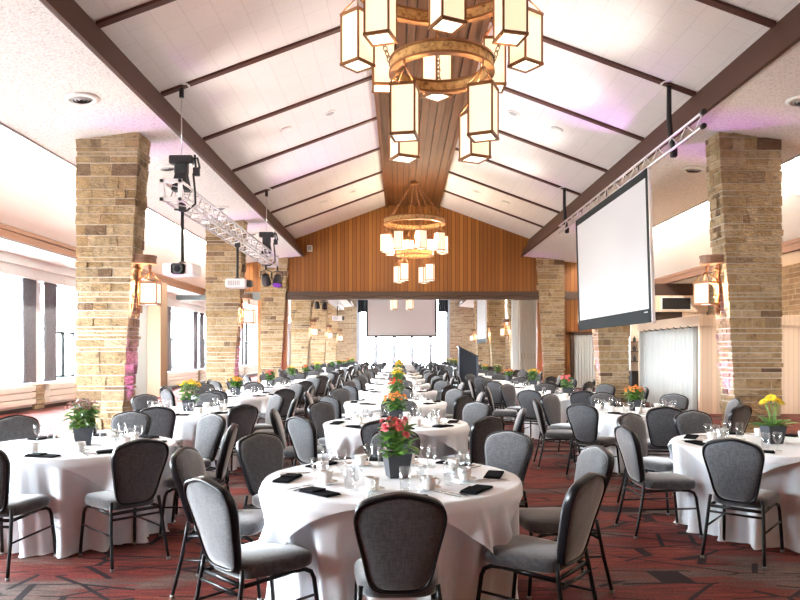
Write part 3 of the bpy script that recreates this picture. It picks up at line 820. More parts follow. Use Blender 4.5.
# curtains of the serving enclosure, on hooks
vs = MB(); yy = ey0+.45; n = 0
while yy < ey1-.06:
    vs.poly([(ex+.10, yy), (ex+.02, yy+.03), (ex-.01, yy+.09), (ex+.01, yy+.13), (ex+.05, yy+.10), (ex+.03, yy+.15), (ex+.10, yy+.19), (ex+.13, yy+.19), (ex+.13, yy)], 'z', .03, 2.18); yy += .19
e = empty('pleated_curtain', (0,0,0)); vs.build('pleats', M['pleat_white'], e)
hk = MB(); yy = ey0+.5
while yy < ey1-.3: hk.tube([(ex-.02, yy, 2.17), (ex-.045, yy+.12, 2.215), (ex-.03, yy+.2, 2.225)], .014, 6); yy += .46
hk.build('hook', M['black'], e)
tag(e, 'long white pleated curtain on black hooks along the boarded serving enclosure', 'curtain')

# bar alcove: shelves with things, black cabinet, dark vent
e = empty('shelf_unit', (8.38, 24.35, 0))
b = MB(); b.box(-.30, -.27, -.1, .13, .9, 2.1); b.box(.27, .30, -.1, .13, .9, 2.1); b.build('upright', M['white_paint'], e)
for z in (1.22, 1.56, 1.9): MB().box(-.27, .27, -.1, .13, z-.015, z+.015).build('shelf', M['dark_jamb'], e)
tag(e, 'small open shelf unit with dark shelves between the pillar and the white curtain', 'shelf')
rr = random.Random(5)
for z, nm in ((1.235, 'bottom'), (1.575, 'middle'), (1.915, 'top')):
    o = MB().lathe([(0,0), (.05,0), (.052,.01), (.052,.12), (.02,.16), (.02,.20), (0,.20)], 10).build('bottle', M['pot'], None, (8.28, 24.36, z)); tag(o, 'dark bottle on the %s shelf of the small shelf unit' % nm, 'bottle')
    o = MB().lathe([(0,0), (.04,0), (.07,.05), (.075,.09), (.07,.09), (.06,.05), (0,.02)], 12).build('bowl', M['china'], None, (8.50, 24.36, z)); tag(o, 'white bowl on the %s shelf of the small shelf unit' % nm, 'bowl')
e = empty('cabinet', (8.38, 24.2, 0))
MB().bbox(-.34, .34, -.25, .28, .0, .85, .01).build('body', M['black'], e)
for s in (-1, 1):
    d = MB().bbox(s*.165-.155, s*.165+.155, -.27, -.25, .1, .8, .005).build('door', M['vent_dark'], e)
    MB().tube([(s*.04, -.29, .45), (s*.04, -.29, .6)], .01, 6).build('handle', M['steel'], d)
MB().bbox(-.36, .36, -.28, .28, .85, .89, .01).build('top', M['dark_jamb'], e)
tag(e, 'low black cabinet under the small shelf unit behind the second pillar', 'cabinet')
e = empty('wall_vent', (9.73, 24.3, 3.255))
MB().box(-.50, .50, -.012, .02, -.20, .20).build('grille', M['vent_dark'], e)
f = MB()
for a in ((-.53,.53,-.23,-.20), (-.53,.53,.20,.23)): f.box(a[0], a[1], -.025, .02, a[2], a[3])
for a in ((-.53,-.50), (.50,.53)): f.box(a[0], a[1], -.025, .02, -.2, .2)
f.build('frame', M['white_paint'], e)
tag(e, 'dark rectangular vent in the white bulkhead above the serving enclosure', 'vent')

# lectern
e = empty('lectern', (2.13, 21.8, 0))
MB().poly([(-.27, .06), (.27, .06), (.27, 1.40), (-.27, 1.68)], 'y', -.26, .26).build('body', M['lectern'], e)
t = MB(); t.poly([(-.31, 1.69), (.31, 1.39), (.31, 1.43), (-.31, 1.74)], 'y', -.30, .30); t.build('top', M['lectern'], e)
b = MB(); b.box(-.31, -.26, -.29, -.25, .05, 1.70); b.box(.26, .31, -.29, -.25, .05, 1.41); b.build('edge_post', M['lectern_edge'], e)
MB().bbox(-.33, .33, -.32, .32, 0, .07, .01).build('base', M['black'], e)
tag(e, 'tall charcoal lectern with a slanted top standing between the tables', 'lectern')

# wall speaker on the gable
e = empty('wall_speaker', (-3.86, GY-.08, 5.98))
MB().bbox(-.11, .11, -.09, .08, -.13, .13, .02).build('cabinet', M['plastic_white'], e)
MB().box(-.085, .085, -.096, -.09, -.10, .10).build('grille', M['grille'], e)
tag(e, 'small white wall speaker high on the wood gable', 'speaker')

# ceiling fittings: soffit diffusers, round speakers and slot downlights on the slopes, downlights in the aisle
def disc_fit(name, x, y, z, s, slopev, parts, label, cat, group):
    e = empty(name, (x, y, z)); e.rotation_euler = (0, s*math.atan(slopev), 0)
    for nm, mb, m_ in parts: mb().build(nm, m_, e)
    tag(e, label, cat, group); return e
def vent_rings():
    b = MB()
    for r in (.05, .10, .15): b.lathe([(r-.018, -.03), (r+.02, -.012), (r+.02, 0), (r-.018, 0)], 20)
    return b
def vent_rim(): return MB().lathe([(.17, 0), (.18, -.035), (.26, -.012), (.26, .0)], 28)
for i, y in enumerate((10.9, 15.0, 19.2, 23.4)):
    for s, u, sn in ((-1, 5.56, 'window-side'), (1, 5.85, 'screen-side')):
        disc_fit('ceiling_diffuser', XC+s*u, y, soff(u)-.005, s, .125, (('rim', vent_rim, M['plastic_white']), ('rings', vent_rings, M['grille']), ('throat', lambda: MB().cyl((0,0), .17, -.006, .01, 20), M['vent_dark'])),
                 'round white air diffuser in the %s stippled soffit, %s from the front' % (sn, ordn[i]), 'diffuser', 'round air diffusers in the soffits')
for i, y in enumerate((8.75, 16.95, 25.2)):
    for s, sn in ((-1, 'window-side'), (1, 'screen-side')):
        disc_fit('ceiling_speaker', XC+s*3.33, y, slope(3.33)-.005, s, .368, (('rim', lambda: MB().lathe([(0,-.03), (.12,-.028), (.15,-.012), (.15,.0)], 24), M['plastic_white']),),
                 'round white ceiling speaker on the %s slope, %s from the front' % (sn, ordn[i]), 'ceiling speaker', 'round speakers on the nave ceiling')
        disc_fit('recessed_downlight', XC+s*2.25, y, slope(2.25)-.005, s, .368, (('rim', lambda: MB().lathe([(.11,0), (.115,-.025), (.16,-.012), (.16,0)], 24), M['plastic_white']), ('throat', lambda: MB().cyl((0,0), .112, -.008, .01, 20), M['grille'])),
                 'recessed grey downlight high on the %s slope, %s from the front' % (sn, ordn[i]), 'downlight', 'recessed downlights on the nave ceiling')
dl = mat('downlight_lit', (1,1,1), .5, emit=(1,.86,.66), estr=6)
for i, y in enumerate((10.5, 14.8, 18.6, 22.6)):
    for s, sn in ((-1, 'window-side'), (1, 'bar-side')):
        u = 8.0; z = 6.05-(u-6.7)*.8043
        disc_fit('recessed_downlight', XC+s*u, y, z-.006, s, .804, (('rim', lambda: MB().lathe([(.07,0), (.075,-.02), (.11,-.01), (.11,0)], 20), M['plastic_white']), ('lamp', lambda: MB().cyl((0,0), .072, -.008, .01, 16), dl)),
                 'small lit downlight in the sloping %s aisle ceiling, %s from the front' % (sn, ordn[i]), 'downlight', 'small downlights in the aisle slopes')
# ------------------------------------------------------------------ banquet chairs
def outline_back(k=1.0, n=None):
    half = [(0,.0), (.06,.001), (.103,.008), (.134,.030), (.152,.07), (.166,.13), (.180,.20), (.196,.27), (.2075,.325), (.2125,.365), (.2085,.400), (.196,.428), (.174,.449), (.143,.463), (.105,.473), (.065,.482), (.03,.488), (0,.490)]
    # smooth resample (Catmull-Rom)
    P = half; out = []
    for i in range(len(P)-1):
        p0 = P[max(i-1,0)] if i > 0 else (-P[1][0], P[1][1]); p1 = P[i]; p2 = P[i+1]; p3 = P[i+2] if i+2 < len(P) else (-P[-2][0], P[-2][1])
        for t in (0, .5):
            f = lambda a,b,c,d: .5*((2*b)+(-a+c)*t+(2*a-5*b+4*c-d)*t*t+(-a+3*b-3*c+d)*t**3)
            out.append((f(p0[0],p1[0],p2[0],p3[0]), f(p0[1],p1[1],p2[1],p3[1])))
    out.append(P[-1])
    full = out + [(-x, z) for x, z in reversed(out[1:-1])]
    return full
LEAN = math.radians(11)
def back_pt(x, h, d):     # d: towards the front of the chair
    # slight rearward curve at the top
    cy = -.205 - h*math.sin(LEAN) + d*math.cos(LEAN) - .03*(h/.49)**2
    return (x, cy, .435 + h*math.cos(LEAN) + d*math.sin(LEAN))
def shrink(o, k):
    cx, cz = 0, .25
    return [(x - math.copysign(min(abs(x), k), x)*min(1, abs(x)/.1), z + (k if z < cz else -k)*min(1, abs(z-cz)/.18)) for x, z in o]
def mb_backrest(simple=False):
    b = MB(); O = outline_back(); n = len(O)
    rings = [(.022, -.020, 0), (.015, -.012, 0), (.012, 0, 0), (.012, .022, 0), (.018, .034, 0), (.04, .043, 0)]
    rings = [(.06, -.026, 0)] + rings
    if simple: rings = [(.03,-.022,0), (.012, 0, 0), (.02, .034, 0)]
    vs = []
    for k, d, _ in rings: vs += [back_pt(x, z, d) for x, z in shrink(O, k)]
    fs = [(i*n+j, i*n+(j+1) % n, (i+1)*n+(j+1) % n, (i+1)*n+j) for i in range(len(rings)-1) for j in range(n)]
    for side, (base, d) in enumerate(((0, -.030), ((len(rings)-1)*n, .05))):
        m0 = len(vs)
        inner = [back_pt(x*.45, .25+(z-.25)*.5, d) for x, z in O]
        vs += inner
        for j in range(n):
            q = (base+j, base+(j+1) % n, m0+(j+1) % n, m0+j); fs.append(q)
        vs.append(back_pt(0, .25, d)); c = len(vs)-1
        for j in range(n): fs.append((m0+j, m0+(j+1) % n, c))
    b.add(vs, fs, 0, True); return b
def mb_backframe():
    b = MB(); O = outline_back(); n = len(O); vs = []; fs = []
    prof = [(-.001, -.020), (-.004, .018), (.006, .022), (.013, .018), (.013, -.018), (.006, -.025)]
    m = len(prof)
    for k, d in prof: vs += [back_pt(x, z, d) for x, z in shrink(O, k)]
    fs = [(i*n+j, i*n+(j+1) % n, ((i+1) % m)*n+(j+1) % n, ((i+1) % m)*n+j) for i in range(m) for j in range(n)]
    b.add(vs, fs, 0, True); return b
def mb_seat():
    b = MB(); n = 40; vs = []; fs = []
    def out(k):
        r = []
        for i in range(n):
            a = 2*PI*i/n; ca, sa = math.cos(a), math.sin(a); e = .42
            x = math.copysign(abs(ca)**e, ca); y = math.copysign(abs(sa)**e, sa)
            w = .215 + .012*y - .02*(1-y)*.5
            r.append((x*(w-k), .02 + y*(.225-k)))
        return r
    rings = [(.02, .398), (.004, .408), (0, .425), (0, .452), (.006, .466), (.02, .475), (.06, .484), (.12, .489)]
    for k, z in rings: vs += [(x, y, z) for x, y in out(k)]
    fs = [(i*n+j, i*n+(j+1) % n, (i+1)*n+(j+1) % n, (i+1)*n+j) for i in range(len(rings)-1) for j in range(n)]
    vs.append((0, .02, .492)); c = len(vs)-1; L = (len(rings)-1)*n
    fs += [(L+j, L+(j+1) % n, c) for j in range(n)]; fs.append(tuple(range(n))[::-1])
    b.add(vs, fs, 0, True); return b
def leg_path(s, front):
    if front: return [(s*.185, .10, .392), (s*.19, .165, .388), (s*.196, .205, .368), (s*.200, .222, .33), (s*.208, .245, .15), (s*.213, .258, .012)]
    return [(s*.178, -.215, .47), (s*.186, -.225, .40), (s*.196, -.25, .25), (s*.206, -.285, .10), (s*.212, -.305, .012)]
def mb_leg(s, front): return MB().tube(leg_path(s, front), .0125, 8)
def mb_seatframe():
    b = MB()
    for s in (-1, 1): b.tube([(s*.186, -.215, .385), (s*.185, .11, .392)], .0125, 8)
    b.tube([(-.186, -.215, .385), (.186, -.215, .385)], .0125, 8); b.tube([(-.188, .14, .39), (.188, .14, .39)], .011, 8)
    b.tube([(-.187, -.232, .345), (.187, -.232, .345)], .009, 8)
    return b
def mb_stretcher(s): return MB().tube([(s*.197, -.253, .235), (s*.204, .232, .24)], .008, 6)
def make_chair():
    e = empty('banquet_chair')
    mb_seat().build('seat', M['chair_fabric'], e)
    mb_backrest().build('backrest', M['chair_fabric'], e)
    mb_backframe().build('back_frame', M['chair_metal'], e)
    mb_seatframe().build('seat_frame', M['chair_metal'], e)
    for s in (-1, 1):
        for fr in (True, False):
            l = mb_leg(s, fr).build('leg', M['chair_metal'], e); x, y, z = leg_path(s, fr)[-1]
            MB().cyl((x, y), .0145, 0, .02, 10).build('glide', M['glide'], l)
        mb_stretcher(s).build('stretcher', M['chair_metal'], e)
    return e
def far_chair():
    b = mb_seat(); s = mb_backrest(); b.add(s.v, s.f, 0, True); s = mb_backframe(); b.add(s.v, s.f, 1, True)
    for q in [mb_seatframe()] + [mb_leg(a, f_) for a in (-1, 1) for f_ in (True, False)]:
        b.add(q.v, q.f, 1, True)
    return b.build('banquet_chair', [M['chair_fabric'], M['chair_metal']])
CH = Proto(tag(make_chair(), 'x', 'chair', 'banquet chairs')); FCH = Proto(tag(far_chair(), 'x', 'chair', 'banquet chairs'))

# ------------------------------------------------------------------ table, cloths
TR, TH = .80, .745
def make_table():
    e = empty('round_table')
    MB().lathe([(0, .715), (TR-.015, .715), (TR-.005, .73), (TR-.015, TH-.005), (0, TH-.005)], 40).build('tabletop', M['header'], e)
    for a in range(4):
        t = PI/4 + a*PI/2; MB().tube([(.35*math.cos(t), .35*math.sin(t), .71), (.42*math.cos(t), .42*math.sin(t), .35), (.5*math.cos(t), .5*math.sin(t), .01)], .016, 8).build('leg', M['chair_metal'], e)
    return e
def cloth_skirt(seed):
    r = random.Random(seed); n = 160; vs = []; fs = []
    ph = [r.uniform(0, 6.28) for _ in range(6)]
    prof = [(TR-.002, TH, 0), (TR+.006, TH-.012, .05), (TR+.006, TH-.05, .12), (TR-.006, .60, .4), (TR-.025, .45, 1.0), (TR-.045, .28, 1.35), (TR-.06, .12, 1.6), (TR-.06, .03, 1.8), (TR-.045, .008, 1.9)]
    for R, z, a in prof:
        for i in range(n):
            t = 2*PI*i/n
            w = .036*math.sin(15*t+ph[0]+.8*math.sin(3*t+ph[1])) + .018*math.sin(31*t+ph[2]+1.2*math.sin(2*t+ph[3])) + .012*math.sin(7*t+ph[4])
            if z < .05: w += .005*math.sin(47*t+ph[5])
            rr = R + a*(w-.022)
            vs.append((rr*math.cos(t), rr*math.sin(t), max(z, .006)))
    N = len(prof)
    fs = [(i*n+j, i*n+(j+1) % n, (i+1)*n+(j+1) % n, (i+1)*n+j) for i in range(N-1) for j in range(n)]
    vs.append((0, 0, TH)); c = len(vs)-1; fs += [(j, (j+1) % n, c) for j in range(n)]
    return MB().add(vs, fs, 0, True)
def cloth_topper(seed):
    r = random.Random(seed); n = 240; vs = []; fs = []; rot = r.uniform(-.09, .09); a = TR+.03
    ph = [r.uniform(0, 6.28) for _ in range(4)]; K = 9
    vs.append((0, 0, TH+.004)); rows = [.35, .7, .92, .985]
    z0 = TH+.004
    for q in rows:
        for i in range(n):
            t = 2*PI*i/n; R = TR*q; vs.append((R*math.cos(t), R*math.sin(t), z0))
    for kk in range(K+1):
        for i in range(n):
            t = 2*PI*i/n; u = (t-rot) % (PI/2); u = min(u, PI/2-u)           # 0 on a side's middle .. pi/4 at a corner
            L = min(a/math.cos(u), 1.145 + .01*math.sin(3*t)) - TR - .01     # hanging length
            s = L*kk/K; dev = u/(PI/4)
            fold = (.030*math.sin(26*t+ph[0]+1.5*math.sin(3*t)) + .022*math.sin(13*t+ph[1]))*min(1.2, s/.25) - .05*math.exp(-((dev-.62)/.16)**2)*min(1, s/.2)
            flare = .018*min(1, s/.03) + s*(.16+.13*dev*dev) + fold
            R = TR + flare; R0_ = TR + .006 + .034*min(1, s/.06); z = z0 - max(0, s*.97 - .004)
            R = max(R, R0_)
            if kk == 0: R = TR; z = z0
            vs.append((R*math.cos(t), R*math.sin(t), z))
    N = len(rows)+K+1
    fs = [(1+i*n+j, 1+(i+1)*n+j, 1+(i+1)*n+(j+1) % n, 1+i*n+(j+1) % n) for i in range(N-1) for j in range(n)]
    fs += [(1+j, 1+(j+1) % n, 0) for j in range(n)]
    return MB().add(vs, fs, 0, True)
TBL = Proto(tag(make_table(), 'x', 'table', 'round banquet tables'))
SK = [Proto(tag(cloth_skirt(s).build('tablecloth', M['cloth']), 'x', 'tablecloth', 'floor-length white tablecloths')) for s in (1, 2, 3)]
TP = [Proto(tag(cloth_topper(s).build('table_topper', M['cloth']), 'x', 'tablecloth', 'square white cloths over the tablecloths')) for s in (1, 2, 3)]

# ------------------------------------------------------------------ place settings
def napkin():
    b = MB(); vs = []; nx = 8
    def sheet(x0, x1, y0, y1, z0, z1, sk=0):
        b.bbox(x0, x1, y0, y1, z0, z1, .004)
    sheet(-.125, .125, -.055, .055, .001, .009); sheet(-.120, .118, -.053, .050, .009, .013)
    b.add([(-.12,-.05,.013), (.0,-.05,.014), (.0,.045,.015), (-.12,.045,.013), (-.12,-.05,.018), (.0,-.05,.021), (.0,.045,.023), (-.12,.045,.018)], [(0,3,2,1),(4,5,6,7),(0,1,5,4),(1,2,6,5),(2,3,7,6),(3,0,4,7)])
    return b.build('napkin', M['napkin'])
def cup():
    e = empty('coffee_cup')
    MB().lathe([(0,.002), (.028,.0), (.029,.006), (.036,.018), (.041,.045), (.042,.072), (.040,.073), (.038,.045), (.033,.02), (0,.012)], 20).build('bowl', M['china'], e)
    MB().tube([(.039,0,.058), (.058,0,.060), (.066,0,.046), (.058,0,.028), (.037,0,.024)], .0045, 6).build('handle', M['china'], e)
    return e
def saucer(): return MB().lathe([(0,.003), (.035,.003), (.04,.006), (.072,.016), (.073,.018), (.04,.010), (0,.008)], 28).build('saucer', M['china'])
def goblet():
    return MB().lathe([(0,.002), (.033,.0), (.034,.003), (.005,.010), (.004,.045), (.012,.056), (.031,.085), (.036,.115), (.034,.150), (.0335,.150), (.0345,.115), (.029,.087), (.010,.060), (0,.058)], 18).build('wine_glass', M['drink_glass'])
def tumbler():
    return MB().lathe([(0,.004), (.026,.0), (.029,.004), (.034,.06), (.035,.135), (.033,.135), (.032,.06), (.026,.012), (0,.012)], 18).build('water_glass', M['drink_glass'])
def fork():
    b = MB(); b.bbox(-.006, .006, -.095, .03, .003, .007, .001); b.bbox(-.011, .011, .03, .052, .003, .007, .001)
    for k in range(4): b.box(-.011+k*.0065, -.0075+k*.0065, .052, .095, .003, .006)
    return b.build('fork', M['steel'])
def knife():
    b = MB(); b.bbox(-.006, .006, -.105, -.005, .002, .008, .0015); b.poly([(-.006,-.005), (.008,-.005), (.009,.08), (.0,.115), (-.006,.10)], 'z', .003, .005)
    return b.build('knife', M['steel'])
NK = Proto(tag(napkin(), 'x', 'napkin', 'black napkins')); CP = Proto(tag(cup(), 'x', 'cup', 'white coffee cups')); SC_ = Proto(tag(saucer(), 'x', 'saucer', 'white saucers'))
GB = Proto(tag(goblet(), 'x', 'glass', 'stemmed glasses')); TB = Proto(tag(tumbler(), 'x', 'glass', 'water glasses')); FK = Proto(tag(fork(), 'x', 'fork', 'forks')); KN = Proto(tag(knife(), 'x', 'knife', 'knives'))

# ------------------------------------------------------------------ potted flowers
def pot_mb(w=.080, h=.155):
    b = MB(); a, c = w*.72, w; t = .006
    def ring(r, z): return [(-r,-r,z), (r,-r,z), (r,r,z), (-r,r,z)]
    vs = ring(a, 0) + ring(c, h) + ring(c-t, h) + ring(a-t, t)
    b.add(vs, [(3,2,1,0)] + [(i, (i+1) % 4, 4+(i+1) % 4, 4+i) for i in range(4)] + [(4+i, 4+(i+1) % 4, 8+(i+1) % 4, 8+i) for i in range(4)] + [(8+i, 8+(i+1) % 4, 12+(i+1) % 4, 12+i) for i in range(4)] + [(12,13,14,15)])
    return b
def leaf(mb, p, d, l, w, up=(0,0,1), curl=.25):
    d = Vector(d).normalized(); s = d.cross(Vector(up)); s = s.normalized() if s.length > .01 else Vector((1,0,0)); nrm = s.cross(d)
    p = Vector(p); vs = []
    prof = [(0,.12), (.2,.7), (.45,1), (.7,.8), (.9,.4), (1,.03)]
    for t, k in prof:
        c = p + d*l*t - Vector((0,0,1))*curl*l*t*t
        vs += [c - s*w*k*.5 + nrm*.12*w*k, c - nrm*.08*w*k, c + s*w*k*.5 + nrm*.12*w*k]
    fs = []
    for i in range(len(prof)-1):
        for j in (0, 1): fs.append((i*3+j, i*3+j+1, i*3+j+4, i*3+j+3))
    mb.add(vs, fs, 0, True)
def floret(mb, p, nrm, r, n=5, layers=2, rr=None):
    nrm = Vector(nrm).normalized(); a = nrm.orthogonal().normalized(); b = nrm.cross(a); p = Vector(p)
    for L in range(layers):
        for k in range(n):
            t = 2*PI*(k+.5*L)/n + rr.uniform(-.2,.2); d = (a*math.cos(t)+b*math.sin(t))*(1-.3*L) + nrm*(.25+.45*L)
            leaf(mb, p, d, r*(1-.2*L), r*.85, nrm, .1)
def flower_pot(kind, petal, seed):
    r = random.Random(seed); e = empty('potted_flower'); h = .155
    pot_mb().build('pot', M['pot'], e)
    MB().box(-.068,.068,-.068,.068,.12,.142).build('soil', M['soil'], e)
    fo = MB()
    if kind == 'gerbera':
        for k in range(16):
            t = 2*PI*k/16+r.uniform(-.2,.2); l = r.uniform(.15,.235); leaf(fo, (.02*math.cos(t), .02*math.sin(t), .14), (math.cos(t), math.sin(t), r.uniform(.35,.9)), l, l*.3, curl=.3)
        fo.build('foliage', M['leaf'], e)
        for k in range(6):
            t = 2*PI*k/6+r.uniform(-.4,.4); q = r.uniform(.02,.075); top = Vector((q*math.cos(t)*1.3, q*math.sin(t)*1.3, r.uniform(.35,.40)))
            st = MB().tube([(q*.3*math.cos(t), q*.3*math.sin(t), .14), top*.5+Vector((0,0,.08)), top], .0035, 6).build('stem', M['leaf'], e)
            f = MB(); nn = Vector((math.cos(t)*.5, math.sin(t)*.5, .8)).normalized(); a = nn.orthogonal().normalized(); b_ = nn.cross(a)
            for L in range(2):
                for j in range(16):
                    tt = 2*PI*(j+.5*L)/16; leaf(f, top+nn*.004*L, (a*math.cos(tt)+b_*math.sin(tt))+nn*(.12+.18*L), .052-.008*L, .014, nn, .08)
            fl = f.build('flower_head', M[petal], e, None, None, False)
            MB().lathe([(0,.010), (.008,.008), (.010,.002), (0,0)], 10, top+nn*.004).build('flower_eye', M['flower_eye'], fl)
        return e
    tall = {'begonia': .36, 'kalanchoe': .315, 'sedum': .365, 'bushy': .39}[kind]
    nl = {'begonia': 85, 'kalanchoe': 120, 'sedum': 130, 'bushy': 130}[kind]
    for k in range(nl):
        t = r.uniform(0, 2*PI); q = r.uniform(0,.085); z = r.uniform(.14, tall-.04); l = r.uniform(.055,.095)*(1.15 if kind == 'begonia' else 1)
        el = r.uniform(-.1, 1.0); leaf(fo, (q*math.cos(t), q*math.sin(t), z), (math.cos(t), math.sin(t), el), l, l*r.uniform(.55,.85), curl=.35)
    for k in range(10):
        t = r.uniform(0, 2*PI); fo.tube([(0,0,.13), (.05*math.cos(t), .05*math.sin(t), tall*.75), (.075*math.cos(t), .075*math.sin(t), tall)], .003, 5)
    fo.build('foliage', M['leaf'], e, None, None, False)
    bl = MB()
    if kind == 'begonia':
        for k in range(17):
            t = r.uniform(0, 2*PI); q = .12*math.sqrt(r.random()); floret(bl, (q*math.cos(t), q*math.sin(t), tall-.02+r.uniform(-.02,.05)-q*.35), (math.cos(t)*.7, math.sin(t)*.7, .7), .031, 6, 3, r)
    else:
        nb = {'kalanchoe': 60, 'sedum': 90, 'bushy': 50}[kind]; sz = {'kalanchoe': .020, 'sedum': .014, 'bushy': .022}[kind]
        for k in range(nb):
            t = r.uniform(0, 2*PI); q = .15*math.sqrt(r.random()); floret(bl, (q*math.cos(t), q*math.sin(t), tall+.01+r.uniform(-.015,.025)-q*q*2.6), (math.cos(t)*q*6, math.sin(t)*q*6, 1), sz, 5, 2, r)
    bl.build('blossoms', M[petal], e, None, None, False)
    return e
FL = {}
def flower(kind, petal):
    if (kind, petal) not in FL: FL[(kind, petal)] = Proto(tag(flower_pot(kind, petal, len(FL)+3), 'x', 'potted flower', 'potted flowers on the tables'))
    return FL[(kind, petal)]

# ------------------------------------------------------------------ lay out the tables
# (column, X, depth, flower kind, petals, flower words)
C, L_, R_ = 'middle', 'window-side', 'screen-side'
tabs = [
 (C, -.05, 4.42, 'begonia', 'pink', 'pink begonia'), (C, -.05, 7.80, 'kalanchoe', 'orange', 'orange kalanchoe'), (C, -.07, 11.0, 'begonia', 'red', 'red flowering plant'),
 (C, -.05, 14.2, 'bushy', 'yellow', 'yellow flowering plant'), (C, -.06, 17.4, 'bushy', 'cream', 'cream flowering plant'), (C, -.06, 20.6, 'kalanchoe', 'orange', 'orange flowering plant'), (C, -.06, 23.8, 'bushy', 'apricot', 'apricot flowering plant'), (C, -.06, 27.0, 'bushy', 'yellow', 'yellow flowering plant'),
 (L_, -2.78, 5.93, 'sedum', 'dusty', 'dusty pink sedum'), (L_, -2.86, 9.36, 'bushy', 'yellow', 'pale yellow flowering plant'), (L_, -3.05, 12.85, 'kalanchoe', 'apricot', 'orange and yellow plant'),
 (L_, -3.02, 16.1, 'begonia', 'pink', 'pink flowering plant'), (L_, -3.05, 19.4, 'bushy', 'apricot', 'apricot flowering plant'), (L_, -3.1, 22.7, 'begonia', 'red', 'red flowering plant'), (L_, -3.1, 26.0, 'bushy', 'yellow', 'yellow flowering plant'),
 (R_, 3.25, 6.05, 'gerbera', 'yellow', 'tall yellow gerberas'), (R_, 3.20, 9.42, 'kalanchoe', 'orange', 'orange kalanchoe'), (R_, 3.04, 12.6, 'begonia', 'pink', 'pink-red flowering plant'),
 (R_, 3.05, 15.8, 'bushy', 'yellow', 'yellow flowering plant'), (R_, 3.0, 19.0, 'kalanchoe', 'orange', 'orange flowering plant'), (R_, 3.15, 22.4, 'bushy', 'cream', 'cream flowering plant'), (R_, 3.15, 25.6, 'kalanchoe', 'apricot', 'apricot flowering plant')]
fk = [('begonia','red','red'), ('bushy','apricot','apricot'), ('bushy','yellow','yellow'), ('kalanchoe','orange','orange'), ('bushy','cream','cream')]
for i, y in enumerate((31.6, 34.9, 38.2, 41.5, 44.8)):
    for j, (cn, x) in enumerate(((C, -.06), (L_, -3.1), (R_, 3.05))):
        a, b, w = fk[(i*2+j*3+(1 if cn == L_ else 2)) % 5]; tabs.append((cn, x, y, a, b, w+' flowering plant'))
sides = {-90: 'near', -45: 'near screen', 0: 'screen', 45: 'far screen', 90: 'far', 135: 'far window', 180: 'window', 225: 'near window'}
cnt = {}; special = {(C,0): {-90: (1.0, 2), 225: (1.0, 0), 180: (1.06, -6), 135: (1.12, 2), 90: (.98, 0), 45: (1.15, 5), 0: (1.08, 9), -45: (1.0, 7)},
                     (L_,0): {-45: (.97, -1), -90: (.93, -4), 0: (1.0, 6), 45: (1.12, 9)}, (R_,0): {180: (1.0, 5), 225: (.97, 6), 135: (1.08, -6), 90: (1.1, 3)}}
for ti, (cn, x, y, kind, petal, fw) in enumerate(tabs):
    row = cnt.get(cn, 0); cnt[cn] = row+1
    far = y > 30
    tn = '%s %s-row table' % (ordn[row], cn)
    r = random.Random(100+ti)
    TBL.put((x, y, 0), 0, 'round banquet table under white cloths, %s' % tn, None)
    SK[ti % 3].put((x, y, 0), r.choice((0, PI/2, PI)), 'floor-length white tablecloth falling in folds from the %s' % tn)
    TP[ti % 3].put((x, y, 0), r.choice((0, PI/2, PI)) + r.uniform(-.05,.05), 'square white cloth with pointed corners laid over the %s' % tn)
    pots = flower(kind, petal); z = TH+.006
    offx = {(C,0): .03, (L_,0): .06, (R_,0): .02}.get((cn, row), 0)
    pots.put((x+offx, y, z), r.uniform(-.5,.5), '%s in a dark square pot on the %s' % (fw, tn))
    for ang in sorted(sides):
        sp = special.get((cn, row), {}).get(ang)
        rad, da = (sp[0]+.008, sp[1]) if sp else (r.uniform(1.04, 1.14), r.uniform(-5, 5))
        t = math.radians(ang+da); cx, cy = x+rad*math.cos(t), y+rad*math.sin(t)
        if cy < 2.2 or math.hypot(cx-2.13, cy-21.8) < .62: continue
        pxx = 400+690*cx/cy; marg = 690*.34/cy
        if pxx < -marg or pxx > 800+marg: continue
        turn = r.uniform(-.14, .14) if not sp else r.uniform(-.05, .05)
        rz = t + PI/2 + turn            # local +Y looks at the table's middle
        (CH if y < 20 else FCH).put((cx, cy, 0), rz, 'grey banquet chair on the %s side of the %s' % (sides[ang], tn))
        if far: continue
        # place setting
        near = y < 10
        def at(rr, tt): return (x+rr*math.cos(tt), y+rr*math.sin(tt), z)
        t0 = math.radians(ang) + r.uniform(-.05, .05)
        nm = 'on the %s side of the %s' % (sides[ang], tn)
        NK.put(at(.66, t0+.10), t0+PI/2+r.uniform(-.35,.35), 'folded black napkin lying '+nm)
        if y < 18:
            p = at(.47, t0-.26)
            if near: SC_.put(p, 0, 'white saucer '+nm)
            CP.put((p[0], p[1], z+(.008 if near else 0)), r.uniform(0, 6.28), 'white coffee cup '+nm)
            TB.put(at(.44, t0+.16), 0, 'clear straight water glass '+nm)
        if near:
            GB.put(at(.50, t0+.34), 0, 'clear stemmed glass '+nm)
            FK.put(at(.64, t0-.16), t0-PI/2+.2+r.uniform(-.15,.15), 'steel fork lying '+nm)
            KN.put(at(.64, t0-.23), t0-PI/2+r.uniform(-.1,.2), 'steel knife lying '+nm)
SKY = 40.0; LAN = 45; SCN = 40; UPL = 200; COVE = 1600; DWN = 220; STG = 200; UPW = 185; AIS = 120; EXPO = 1.3
